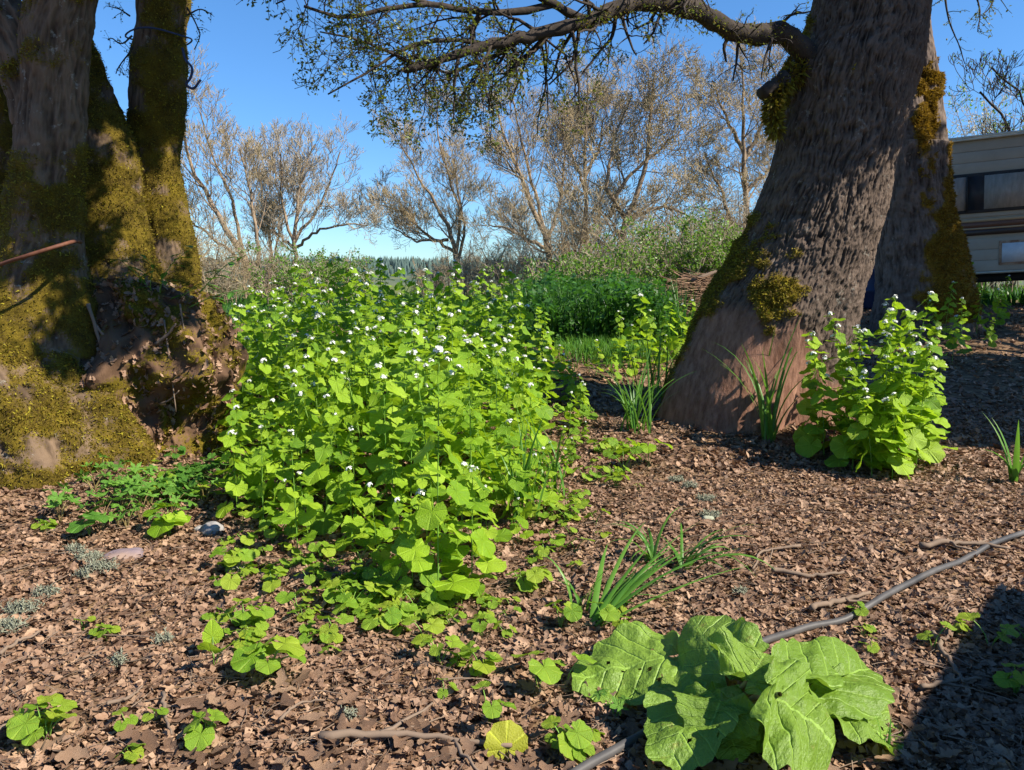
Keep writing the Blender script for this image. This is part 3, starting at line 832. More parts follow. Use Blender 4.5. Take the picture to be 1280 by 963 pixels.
# a few drooping twigs against the sky right of it
rr = np.random.default_rng(43)
for q in ([(1180, -20), (1186, 25), (1200, 60), (1206, 80)], [(1215, -20), (1225, 15), (1222, 40)], [(1245, -20), (1240, 5), (1228, 20)]):
    S_, R_ = limb(q, 8.0, 7.8, 0.012, 0.004, bt, bt_base, 'hanging_twig', 12, 5)
    P1, R1 = children_of(S_[None], R_[None], 9, 0.22, rr, 5, 0.1, 1, 1.0, 0.6, 0.25, 0.6)
    t_ = MB(); V, F = tubes(P1, np.maximum(R1, 0.002), 3); t_.add(V, F)
    leafspray(t_, P1, 60, (0.015, 0.035), rr)
    t_.build('leafy_twig', M['oakleaf'], bt, bt_base)

# ------------------------------------------------------------------ multi stemmed mossy tree on the left
lt_base = np.array([-2.6, 4.9, float(hgt(-2.6, 4.9))])
lt = empty('multi_stem_maple', lt_base, 'thick mossy multi stemmed tree with spreading roots at the left edge', 'tree')
def lm(level=0.6, side=None, k=1.0, bands=None):
    def f(B, th):
        py = 345 - (B[..., 2] - 1.25) / B[..., 1] * FPX
        m = np.full(B.shape[:-1], level, float)
        if side is not None: m = m + k * np.cos(th - side) * 0.5
        if bands:
            for lo, hi, v in bands: m = m + v * sstep(lo - 12, lo + 12, py) * (1 - sstep(hi - 12, hi + 12, py))
        return m
    return f
LB = M['bark_left']
parts = []
parts.append(trunk([(-60, 45, 125), (0, 37, 117), (50, 30, 110), (100, 27, 105), (150, 24, 101), (200, 22, 98), (250, 18, 97), (300, 8, 98), (350, -8, 105), (400, -28, 112), (450, -50, 125), (520, -70, 140)], 4.7, 260, 420, LB, 'trunk', lt, lt_base, 0.9, 0.014, 1.1,
      lm(0.12, None, 0, [(-60, 30, 0.45), (62, 100, 0.25), (190, 560, 0.5), (100, 180, -0.15)]), None, lambda th, z: 0.06 * np.cos(4 * th), 21, extend_top=1.6, mossh=0.02, zbot=-0.1))
parts.append(trunk([(-60, -75, -15), (-20, -50, 8), (30, -25, 40), (80, -5, 62), (120, 10, 80), (160, 20, 90)], 4.75, 120, 160, LB, 'trunk', lt, lt_base, 0.9, 0.014, 1.2, lm(0.25), None, None, 22, extend_top=1.2))
parts.append(trunk([(45, 78, 100), (60, 82, 115), (100, 84, 131), (150, 86, 152), (180, 88, 163), (250, 90, 174), (330, 92, 192), (400, 96, 205), (470, 90, 215)], [5.5, 5.45, 5.4, 5.35, 5.3, 5.3, 5.3, 5.3, 5.3], 220, 300, LB, 'trunk', lt, lt_base, 0.9, 0.012, 1.0, lm(0.72), None, None, 23, mossh=0.02, zbot=0.1, extend_top=0.3))
parts.append(trunk([(-60, 176, 238), (0, 173, 235), (50, 170, 230), (100, 167, 229), (150, 164, 226), (200, 167, 221), (250, 170, 228), (300, 174, 240), (350, 180, 247), (395, 185, 251), (430, 182, 256)], 5.6, 240, 360, LB, 'trunk', lt, lt_base, 0.9, 0.012, 1.0, lm(0.60, 0.0, 0.28), None, None, 24, mossh=0.015, zbot=0.1, extend_top=2.5))
parts.append(trunk([(60, -60, -10), (95, -50, 6), (150, -45, 14), (250, -50, 22), (360, -60, 30), (430, -60, 40)], 5.3, 120, 200, LB, 'trunk', lt, lt_base, 0.9, 0.012, 1.0, lm(0.6), None, None, 25, extend_top=3.0))
# root flare ridge at the lower left
parts.append(trunk([(392, -200, -5), (410, -210, 30), (440, -222, 75), (475, -232, 112), (510, -240, 145), (550, -250, 172), (600, -262, 196), (640, -275, 215)], 4.55, 420, 300, LB, 'root_flare', lt, lt_base, 0.72, 0.016, 0.7,
      lm(0.20, -0.5, 0.9), None, lambda th, z: 0.05 * np.cos(9 * th + 1) + 0.03 * np.cos(17 * th + z * 3), 26, mossh=0.03, zbot=-0.15, lump=0.06))
# earthy root mound between the stems
def mound_lobes(th, z): return 0.10 * np.cos(5 * th + 4 * z) + 0.09 * np.sin(8 * th - 6 * z) + 0.05 * np.sin(15 * th + 9 * z)
parts.append(trunk([(348, 110, 190), (365, 100, 235), (395, 92, 268), (430, 88, 280), (470, 86, 280), (510, 84, 275), (545, 80, 280), (575, 70, 292)], 5.0, 360, 260, M['mound'], 'root_mound', lt, lt_base, 0.75, 0.05, 0.28,
      lm(0.36, 0.1, 0.35, [(345, 400, 0.2)]), None, mound_lobes, 27, mossh=0.04, zbot=-0.1, lump=0.24))
for k, (o_, V_, N_, M_, S_) in enumerate(parts):
    tufts(V_, N_, M_, [16000, 4000, 24000, 26000, 5000, 40000, 12000][k], lt, lt_base, M['moss'], (0.008, 0.024), 50 + k, 0.45)
# leaves lodged on the mound, roots
mo = parts[6]
rr = np.random.default_rng(61)
ll = MB()
Vf = mo[1].reshape(-1, 3); Nf = mo[2].reshape(-1, 3)
k = rr.choice(np.where(Nf[:, 1] < 0.3)[0], 1600)
idx = rr.integers(0, 8, len(k)); Rm = rotmats(rr.uniform(0, 6.28, len(k)), rr.normal(0.7, .4, len(k)), rr.normal(0, .5, len(k)))
for j in range(8):
    q = idx == j; scatter(ll, LT[j], Vf[k][q] + Nf[k][q] * 0.012, rr.uniform(0.025, 0.07, q.sum()), Rm[q])
tag(ll.build('lodged_leaves', M['litter'], lt, lt_base, smooth=False), kind='stuff')
for q, r0 in (([(118, 405), (135, 425), (146, 437)], 0.010), ([(200, 505), (212, 500), (224, 488)], 0.006), ([(195, 430), (210, 418), (220, 405)], 0.012), ([(205, 400), (212, 450), (220, 515)], 0.006), ([(225, 380), (232, 430), (232, 470)], 0.005), ([(110, 380), (130, 440), (160, 500)], 0.012)):
    limb(q, 4.62, 4.58, r0, r0 * .5, lt, lt_base, 'root', 12, int(r0 * 1e4), 'twig')
rr = np.random.default_rng(62)
crown(lt, lt_base, np.array([-3.0, 5.2, 5.5]), [(-4.5, 5.5, 7.5, 1.5, 1.0), (.14, 3.6, 3.95, .45, 2.2), (.1, 3.6, 4.75, .5, 2.6), (-.1, 3.7, 5.5, .5, 2.2), (-.75, 3.85, 4.6, .45, 1.6), (.2, 4.4, 5.2, .42, .8), (-.5, 4.4, 4.9, .5, 1.2), (-3.2, 6.8, 8.0, 1.5, 0.5)], rr, 2600, (.05,.11))  # low clumps towards the sun added out of view to shade the left stems
# thin leafy sprigs showing beside the upper stems
for q in ([(165, 45), (150, 55), (140, 48), (135, 50)], [(166, 60), (148, 85), (145, 92)], [(232, 20), (250, 12), (265, 18)], [(234, 10), (245, 30), (250, 45), (243, 62)], [(162, 20), (150, 12), (136, 8)]):
    S_, R_ = limb(q, 5.4, 5.2, 0.006, 0.003, lt, lt_base, 'sprig', 10, 5)
    P1, R1 = children_of(S_[None], R_[None], 7, 0.10, rr, 5, 0.1, 1, 1.0, 0.3, 0.25, 0.6)
    t_ = MB(); V, F = tubes(P1, np.maximum(R1, 0.0012), 3); t_.add(V, F); leafspray(t_, P1, 30, (0.008, 0.022), rr)
    t_.build('leafy_twig', M['oakleaf'], lt, lt_base)

# strap round the left stem, twine round the slim stem
Vs, Fs = tubes(spline([atY(-25, 342, 4.28), atY(0, 331, 4.25), (atY(40, 318, 4.22)), atY(75, 307, 4.28), atY(93, 302, 4.42), atY(101, 303, 4.6)], 24), 0.011, 10, True)
b0 = atY(0, 331, 4.25)
t_ = MB(); t_.add(Vs, Fs); tag(t_.build('strap', M['rope'], None, None), 'rust brown strap stretched across the mossy left stem', 'strap')
tr = empty('blue_twine', atY(198, 48, 5.35), 'dark blue twine tied round the slim mossy stem with a hooked end', 'twine')
org = atY(198, 48, 5.35)
t_ = MB(); an = np.linspace(0, 2 * PI, 30); cxy = atY(199, 48, 5.6)
ringp = np.stack([cxy[0] + 0.215 * np.cos(an), 5.6 + 0.2 * np.sin(an), cxy[2] + 0.01 * np.sin(3 * an)], -1)
V, F = tubes(ringp, 0.006, 6); t_.add(V, F); t_.build('loop', M['twine'], tr, org)
t_ = MB(); V, F = tubes(spline([atY(228, 60, 5.4), atY(232, 75, 5.4), atY(240, 85, 5.4), atY(238, 98, 5.4), atY(233, 106, 5.4), atY(240, 111, 5.4), atY(251, 100, 5.4)], 24), 0.009, 6, True); t_.add(V, F); t_.build('hooked_end', M['twine'], tr, org)

# ================================================================== leaf shapes and herb builders
def fan_leaf(kind, na=26, seed=0, rings=2):
    """leaf blade in polar rings about the petiole joint; +Y is the tip"""
    r_ = np.random.default_rng(seed)
    ph = np.linspace(-PI * 0.93, PI * 0.93, na)
    if kind == 'round':          # kidney-heart with rounded teeth
        rad = 0.40 + 0.20 * (1 + np.cos(ph)) / 2 - 0.10 * np.exp(-((np.abs(ph) - PI) / 0.45) ** 2)
        rad *= 1 + 0.045 * np.cos(ph * 13)
    elif kind == 'heart':        # pointed heart with coarse teeth
        rad = 0.33 + 0.17 * (1 + np.cos(ph)) / 2 + 0.26 * np.exp(-(ph / 0.38) ** 2)
        rad *= 1 + 0.08 * np.cos(ph * 13)
    elif kind == 'lobed':        # cut cranesbill leaf
        rad = 0.34 + 0.16 * np.cos(ph * 5) + 0.05 * np.cos(ph * 15)
        rad = np.maximum(rad, 0.12)
    rad = rad * (1 + 0.05 * r_.uniform(-1, 1, na))
    tt = np.linspace(0, 1, rings + 1)[1:]
    cup = r_.uniform(-0.25, 0.35); p1 = r_.uniform(0, 6.28); k1 = r_.integers(3, 6); droop = r_.uniform(0.0, 0.35)
    V = [[0, 0, 0]]
    for q in tt:
        x = np.sin(ph) * rad * q; y = np.cos(ph) * rad * q
        z = cup * (x * x + y * y) + 0.05 * q * q * np.sin(ph * k1 + p1) - droop * np.maximum(y, 0) ** 2 + 0.012 * np.cos(ph * 13) * q
        V += np.stack([x, y, z], -1).tolist()
    F3 = [[0, 1 + j + 1, 1 + j] for j in range(na - 1)]
    F4 = []
    for k in range(rings - 1):
        a = 1 + k * na; b = a + na
        F4 += [[a + j, a + j + 1, b + j + 1, b + j] for j in range(na - 1)]
    V = np.array(V)
    # as quads only (triangles repeated as degenerate-free tri list kept apart)
    return V, np.array(F3), np.array(F4), V[:, :2].copy()
def add_leaf(mb, T, Mx):
    V, F3, F4, uv = T
    W = V @ np.asarray(Mx)[:3, :3].T + np.asarray(Mx)[:3, 3]
    mb.add(W, [F3, F4] if len(F4) else [F3], uv)
ROUND = [fan_leaf('round', 26, s) for s in range(6)]
HEART = [fan_leaf('heart', 26, 20 + s) for s in range(6)]
LOBED = [fan_leaf('lobed', 31, 40 + s) for s in range(4)]
def leaf_me(T, mat, name='leaf'):
    mb = MB(); mb.add(T[0], [T[1], T[2]], T[3]); return mb.build(name, mat, link=False)
ROUND_ME = [leaf_me(T, M['mustard']) for T in ROUND]
HEART_ME = [leaf_me(T, M['mustard']) for T in HEART]
SEED_ME = [leaf_me(T, M['seedling']) for T in ROUND]
GER_ME = [leaf_me(T, M['geranium']) for T in LOBED]
BROAD_ME = [leaf_me(T, M['mustard_shade']) for T in ROUND]

def frame(P, out, tilt, s, roll=0.0):
    """matrix: leaf +Y along `out` (horizontal angle), pitched down by tilt"""
    return np.array(Matrix.Translation(P) @ Matrix.Rotation(out - PI / 2, 4, 'Z') @ Matrix.Rotation(-tilt, 4, 'X') @ Matrix.Rotation(roll, 4, 'Y') @ Matrix.Scale(s, 4))

def mustard(seed, H, nl=16, lowbig=0.115, heads=1, lean=0.06):
    """one garlic mustard stalk: (stem MB, [(leaf kind, index, matrix)], flower MB)"""
    r_ = np.random.default_rng(seed)
    st = MB(); fl = MB(); leaves = []
    top = np.array([r_.normal(0, lean) * H, r_.normal(0, lean) * H, H])
    ax = spline([[0, 0, 0], [top[0] * .2, top[1] * .2, H * .4], top * [.7, .7, .8], top], 12)
    V, F = tubes(ax, np.linspace(0.0035, 0.0016, 12), 5); st.add(V, F)
    th = r_.uniform(0, 6.28)
    for k in range(nl):
        u = (k + 0.6) / nl
        u = u ** 0.85
        th += 2.4 + r_.normal(0, 0.3)
        f = u * 11; i = min(int(f), 10); b = ax[i] * (1 - f + i) + ax[i + 1] * (f - i)
        size = lowbig * (1.1 - 0.58 * u) * r_.uniform(0.8, 1.2)
        pl = (0.085 * (1 - u) + 0.018) * r_.uniform(0.7, 1.3)
        d = np.array([math.cos(th), math.sin(th), 0.55 + 0.3 * u])
        e = b + norm(d) * pl
        V, F = tubes(np.stack([b, b + norm(d) * pl * .5 + [0, 0, .006], e]), 0.0012, 3); st.add(V, F)
        leaves.append(('R' if u < 0.5 else 'H', int(r_.integers(0, 6)), frame(e, th, r_.uniform(-0.15, 0.95), size * 1.15, r_.normal(0, 0.42))))
    tops = [top] if heads else []
    for q in range(heads - 1):
        f = r_.uniform(7.5, 10); i = int(f); b = ax[i]
        a = r_.uniform(0, 6.28); e = b + np.array([math.cos(a) * .05, math.sin(a) * .05, r_.uniform(.07, .16) * min(H, 1)])
        V, F = tubes(np.stack([b, (b + e) / 2 + [math.cos(a) * .01, math.sin(a) * .01, 0], e]), 0.0013, 3); st.add(V, F); tops.append(e)
    heads_ = []
    PT = (np.array([[-.12, 0, 0], [-.42, .75, .12], [0, 1, .15], [.42, .75, .12], [.12, 0, 0]]), np.array([[0, 1, 2], [0, 2, 4], [4, 2, 3]]))
    for tp in tops:
        fl = MB(); heads_.append(fl)
        n = r_.integers(11, 19)
        for q in range(n):
            a = r_.uniform(0, 6.28); el = r_.uniform(0.15, 1.4); rr_ = r_.uniform(.012, .024)
            c_ = tp + rr_ * np.array([math.cos(a) * math.cos(el), math.sin(a) * math.cos(el), math.sin(el)])
            nrm_ = Vector(c_ - tp).to_track_quat('Z', 'Y').to_matrix()
            for j in range(4):
                Rz = np.array(nrm_ @ Matrix.Rotation(j * PI / 2 + a, 3, 'Z'))
                fl.add(PT[0] @ Rz.T * 0.0082 + c_, PT[1])
            V, F = tubes(np.stack([tp, c_]), 0.0007, 3); st.add(V, F)
        # small green bracts under the head
        for q in range(5):
            a = r_.uniform(0, 6.28)
            leaves.append(('H', int(r_.integers(0, 6)), frame(tp - [0, 0, .012], a, r_.uniform(-.3, .5), r_.uniform(.018, .035), 0)))
    return st, leaves, heads_

class Variant: pass
def variant(seed, H, **k):
    v = Variant(); st, lv, fl = mustard(seed, H, **k)
    v.H = H; v.stem = st.build('stem', M['stem'], link=False); v.fl = [q.build('flower_head', M['petal'], link=False, smooth=False) for q in fl]; v.lv = lv
    mb = MB()
    for kd, i, Mx in lv: add_leaf(mb, (ROUND if kd == 'R' else HEART)[i], Mx)
    v.fol = mb.build('foliage', M['mustard'], link=False)
    return v
VARS = [variant(200 + s, [0.9, 0.95, 0.85, 1.0, 0.8, 0.92, 0.7, 0.75, 0.6, 0.5][s], nl=[20, 22, 19, 23, 19, 21, 17, 18, 15, 13][s], heads=[2, 1, 2, 1, 1, 2, 1, 2, 0, 1][s]) for s in range(10)]
def plant(v, loc, rz, s, label, group, single, cat='wild plant', name='garlic_mustard', tilt=(0, 0)):
    root = empty(name, loc, label, cat, group)
    root.rotation_euler = (tilt[0], tilt[1], rz); root.scale = (s, s, s)
    ob('stem', v.stem, root)
    for q in v.fl: ob('flower_head', q, root)
    if single:
        for kd, i, Mx in v.lv:
            ob('leaf', (ROUND_ME if kd == 'R' else HEART_ME)[i], root, Matrix(Mx.tolist()))
    else:
        tag(ob('foliage', v.fol, root), kind='stuff')
    return root

# ---- the big bright patch
poly_px = [(292, 640), (345, 668), (430, 700), (520, 735), (600, 705), (680, 660), (730, 590), (735, 520), (715, 480), (690, 452), (620, 436), (450, 436), (330, 440), (298, 470), (285, 540)]
poly = np.array([ground(*p)[:2] for p in poly_px])
def inside(x, y, pl):
    c = np.zeros(len(x), bool); j = len(pl) - 1
    for i in range(len(pl)):
        xi, yi = pl[i]; xj, yj = pl[j]
        c ^= ((yi > y) != (yj > y)) & (x < (xj - xi) * (y - yi) / (yj - yi + 1e-12) + xi)
        j = i
    return c
r = np.random.default_rng(77)
cand = np.stack([r.uniform(poly[:, 0].min(), poly[:, 0].max(), 9000), r.uniform(poly[:, 1].min(), poly[:, 1].max(), 9000)], -1)
cand = cand[inside(cand[:, 0], cand[:, 1], poly)]
sel = []
for p in cand:
    if len(sel) >= 295: break
    md = 0.112 + 0.016 * p[1]
    if all((p[0] - q[0]) ** 2 + (p[1] - q[1]) ** 2 > md * md for q in sel): sel.append(p)
sel.sort(key=lambda p: p[1])
def edge_dist(p):
    a = poly; b = np.roll(poly, -1, 0); d = b - a
    t = np.clip(((p - a) * d).sum(1) / (d * d).sum(1), 0, 1)
    return np.sqrt((((a + d * t[:, None]) - p) ** 2).sum(1)).min()
print('patch plants', len(sel), 'y range', poly[:, 1].min(), poly[:, 1].max())
for n_, p in enumerate(sel):
    e = edge_dist(p)
    ppx = 640 + FPX * p[0] / p[1]
    hh = 0.45 + 0.45 * sstep(0, 0.6, e) + 0.08 * sstep(5, 8, p[1])
    if p[1] > 5.5: hh = max(hh, 0.84)
    hh *= r.uniform(0.76, 1.16)
    hh *= 1 - 0.6 * sstep(625, 715, ppx)
    hh *= 1 - 0.12 * (1 - sstep(300, 450, ppx)) * sstep(5, 6, p[1])
    if p[1] < 3.6: hh *= 0.72
    c_ = sorted(VARS, key=lambda v: abs(v.H - hh) + r.uniform(0, 0.22))[0]
    pl = plant(c_, (p[0], p[1], float(hgt(p[0], p[1])) - 0.01), r.uniform(0, 6.28), hh / c_.H,
          'white flowered garlic mustard stalk standing in the dense bright green patch', 'garlic mustard stalks of the bright patch', n_ < 62,
          tilt=(r.normal(0, .07), r.normal(0, .07)))
# the foremost tall stalk and its close companions
vt = variant(301, 0.98, nl=19, lowbig=0.125, heads=1, lean=0.01)
g = ground(548, 752); plant(vt, g, 1.2, 1.0, 'foremost tall garlic mustard stalk with large shaded leaves', None, True)
vt2 = variant(302, 0.50, nl=15, lowbig=0.125, heads=1, lean=0.1)
g = ground(590, 735); plant(vt2, g, 0.3, 1.0, 'leafy garlic mustard just right of the foremost tall stalk', None, True)
vt3 = variant(303, 0.42, nl=13, lowbig=0.11, heads=1, lean=0.12)
g = ground(515, 745); plant(vt3, g, 2.3, 1.0, 'short broad leaved garlic mustard left of the foremost stalk', None, True)
vt4 = variant(304, 0.62, nl=13, lowbig=0.10, heads=1, lean=0.02)
g = ground(372, 690); plant(vt4, g, 0.7, 0.9, 'slender garlic mustard with one white head at the near left edge of the patch', None, True)
g = ground(330, 668); plant(vt4, g, 3.0, 0.85, 'garlic mustard with round leaves leaning over the left end of the patch', None, True)
g = ground(590, 660); plant(vt, g, 3.9, 0.95, 'tall garlic mustard stalk right behind the foremost one', None, True)
# clump beside the leaning oak
r = np.random.default_rng(88)
for q, (px, py, h_) in enumerate([(1075, 575, 0.98), (1100, 590, 1.02), (1120, 582, 0.93), (1055, 570, 0.85), (1130, 592, 0.78), (1090, 598, 0.66), (1040, 562, 0.84), (1108, 572, 0.98), (1085, 582, 0.8), (1145, 585, 0.8), (1065, 590, 0.6), (1115, 600, 0.52), (1095, 565, 1.05), (1140, 570, 0.85), (1062, 560, 0.92), (1030, 572, .7), (1160, 580, .7), (1150, 560, .95), (1020, 560, .8), (1125, 565, 1.08)]):
    g = ground(px, py); v = variant(400 + q, h_, nl=21, lowbig=0.125, heads=3, lean=0.12)
    lab = {0: None}.get(0)
    plant(v, g, r.uniform(0, 6.28), 1.0, 'sunlit white flowered garlic mustard in the clump beside the leaning oak', 'garlic mustard clump beside the leaning oak', q < 15)
# shaded plants in the middle distance between patch and oak
for q, (px, py, h_) in enumerate([(790, 470, .5), (812, 462, .6), (835, 455, .65), (800, 452, .7), (850, 450, .6), (775, 455, .55), (765, 475, .35), (745, 470, .35), (865, 440, .6), (826, 470, .4)]):
    g = ground(px, py); v = VARS[6 + q % 4]
    plant(v, g, r.uniform(0, 6.28), h_ / v.H, 'leafy garlic mustard in the shade left of the leaning oak', 'shaded garlic mustard left of the leaning oak', False)
for q, (px, py, h_) in enumerate([(1200, 440, .6), (1180, 425, .7), (1220, 420, .6), (1245, 410, .5), (1210, 400, .8), (1165, 430, .6), (1235, 435, .35), (1190, 455, .5), (1255, 400, .6)]):
    g = ground(px, py); v = VARS[6 + q % 4]
    plant(v, g, r.uniform(0, 6.28), h_ / v.H, 'weed in deep shade between the mossy trunk and the camper', 'shaded weeds in front of the camper', False, name='shade_weed')

# ---- small plants: seedlings and rosettes
def rosette(name, px, py, n, size, h_, label, group, meset=SEED_ME, cat='seedling', seed=0, spread=1.0, mat='stem', tilt=(0.1, 0.7), loc=None):
    r_ = np.random.default_rng(seed)
    g = ground(px, py) if loc is None else np.asarray(loc)
    root = empty(name, g, label, cat, group)
    st = MB()
    for k in range(n):
        a = k * 2.4 + r_.uniform(-.5, .5); L = h_ * r_.uniform(0.6, 1.1)
        out = L * spread * r_.uniform(0.3, 0.8)
        e = np.array([math.cos(a) * out, math.sin(a) * out, L])
        V, F = tubes(spline([[0, 0, -0.01], e * [.4, .4, .65], e], 5), 0.0011 if size < .06 else .0018, 4); st.add(V, F)
        s_ = size * r_.uniform(0.75, 1.25)
        ob('leaf', meset[int(r_.integers(0, len(meset)))], root, Matrix(frame(e, a, r_.uniform(*tilt), s_, r_.normal(0, .25)).tolist()))
    st.build('stalks', M[mat], root)
    return root
GS = 'small round leaved seedlings on the leaf litter'
LS = 'small seedling with round bright green leaves on the leaf litter'
r = np.random.default_rng(91)
spots = []
for (cx, cy, sx_, sy_, n) in [(300, 790, 40, 28, 14), (400, 720, 70, 25, 22), (480, 765, 60, 14, 16), (350, 705, 45, 25, 15), (275, 720, 30, 20, 8), (400, 770, 32, 22, 12), (510, 782, 40, 14, 18), (410, 810, 22, 12, 5), (455, 745, 40, 22, 18), (700, 640, 35, 25, 20), (760, 600, 30, 25, 12), (660, 735, 25, 25, 7), (620, 770, 40, 18, 6), (700, 690, 35, 22, 8), (560, 835, 50, 35, 6), (720, 940, 20, 18, 4), (690, 560, 30, 30, 10), (770, 560, 22, 16, 8), (330, 650, 25, 14, 10), (230, 620, 40, 22, 14), (50, 670, 28, 12, 3), (60, 905, 30, 25, 4), (190, 920, 45, 30, 4), (130, 800, 25, 10, 3), (1150, 560, 20, 30, 3), (1110, 790, 35, 20, 3), (1180, 800, 20, 10, 2), (760, 780, 20, 20, 3), (1240, 850, 25, 40, 3), (580, 755, 40, 20, 10)]:
    for _ in range(n): spots.append((cx + r.normal(0, sx_ * .7), cy + r.normal(0, sy_ * .7)))
for k, (px, py) in enumerate(spots):
    big = r.random() < 0.35
    rosette('seedling', px, min(py, 955), int(r.integers(2, 6)), 0.038 if not big else 0.062, 0.045 if not big else 0.085, LS, GS, seed=1000 + k)
rosette('seedling', 335, 850, 6, 0.092, 0.11, 'three broad round leaves on long stalks above the bare ground at the lower left', None, seed=1, spread=1.3)
rosette('seedling', 268, 835, 3, 0.075, 0.11, 'upright pair of narrow shaded leaves left of the broad round seedling', None, seed=2, tilt=(-1.0, -0.4), meset=HEART_ME)
rosette('seedling', 610, 905, 3, 0.062, 0.10, 'seedling with three round leaves standing above the yellow green leaf', None, seed=3, tilt=(0.0, 0.6))
rosette('seedling', 672, 862, 3, 0.085, 0.09, 'pair of round bright leaves left of the burdock', None, seed=4)
rosette('seedling', 706, 862, 1, 0.09, 0.10, 'single round leaf touching the left tip of the burdock', None, seed=5)
rosette('seedling', 700, 788, 4, 0.085, 0.10, 'round leaved seedling at the foot of the arching grass tuft', None, seed=6)
rosette('seedling', 770, 900, 6, 0.05, 0.08, 'pale lacy seedling tucked under the left burdock leaf', None, seed=7, meset=GER_ME)
rosette('seedling', 810, 585, 5, 0.12, 0.16, 'large round leaf seedling right of the patch', None, seed=8, meset=ROUND_ME)
rosette('seedling', 780, 592, 7, 0.085, 0.17, 'leafy seedling cluster at the right end of the patch', None, seed=9, meset=ROUND_ME)
yl = mk('yellow_leaf', np.array(ROUND[1][0]), [ROUND[1][1], ROUND[1][2]], leafmat('yellowing_leaf', [(0.30, 0.30, 0.02), (0.38, 0.42, 0.03)], 0.4, None, 0.4, 0.5, 0.3, 0.003), uv=ROUND[1][3])
g = ground(633, 948); yl.matrix_world = Matrix(frame(g + [0, 0, 0.028], 1.45, -0.95, 0.115, 0.2).tolist())
tag(yl, 'yellow green upright leaf with a reddish edge near the bottom of the photo', 'leaf')
# left cranesbill clump, big bright leaves and the dark ground ivy behind
r = np.random.default_rng(93)
for k in range(26):
    px, py = 150 + r.normal(0, 42), 640 + r.normal(0, 24)
    rosette('cranesbill', px, py, int(r.integers(4, 8)), 0.075, 0.14, 'cut leaved cranesbill at the foot of the mossy root', 'cranesbill plants at the foot of the mossy root', GER_ME, 'wild plant', seed=1500 + k, mat='petiole')
rosette('broad_weed', 212, 672, 7, 0.125, 0.13, 'bright yellow green broad leaved plant beside the cranesbill', None, ROUND_ME, 'wild plant', seed=11, spread=.7)
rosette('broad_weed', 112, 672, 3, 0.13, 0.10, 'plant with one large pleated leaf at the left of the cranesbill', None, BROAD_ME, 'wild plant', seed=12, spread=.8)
for k in range(26):
    px, py = 238 + r.normal(0, 34), 600 + r.normal(0, 20)
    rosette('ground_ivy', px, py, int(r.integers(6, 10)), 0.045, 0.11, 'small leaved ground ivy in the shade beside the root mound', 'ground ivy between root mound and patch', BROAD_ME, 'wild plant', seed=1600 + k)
# elder-like sprig in front of the left stems
r_ = np.random.default_rng(7)
eb = atY(205, 400, 4.85)
el = empty('leafy_sapling', eb, 'thin sapling with pointed green leaves in front of the mossy stems', 'sapling')
NARROW = (np.array([[0, 0, 0], [.2, .3, .03], [.17, .65, .03], [0, 1, -.05], [-.17, .65, .03], [-.2, .3, .03], [0, .5, -.01]]), np.array([[0, 1, 6], [1, 2, 6], [2, 3, 6], [3, 4, 6], [4, 5, 6], [5, 0, 6]]))
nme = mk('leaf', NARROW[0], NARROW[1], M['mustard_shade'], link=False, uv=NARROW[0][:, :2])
for q in ([(205, 400), (188, 360), (190, 330), (175, 318)], [(205, 400), (200, 362), (215, 330), (240, 310)], [(188, 362), (168, 340), (150, 325)], [(204, 390), (225, 372), (262, 350)], [(250, 365), (285, 330), (310, 318)], [(205, 400), (235, 385), (275, 368), (320, 362)]):
    S_ = spline([atY(x, y, 4.85 - 0.1 * i) for i, (x, y) in enumerate(q)], 10)
    t_ = MB(); V, F = tubes(S_ - eb, np.linspace(.004, .0015, 10), 5); t_.add(V, F); t_.build('stem', M['stem'], el)
    for k in range(9):
        i = r_.integers(3, 10); a = r_.uniform(0, 6.28)
        ob('leaf', nme, el, Matrix(frame(S_[i] - eb, a, r_.uniform(-.2, .5), r_.uniform(.06, .12)).tolist()))

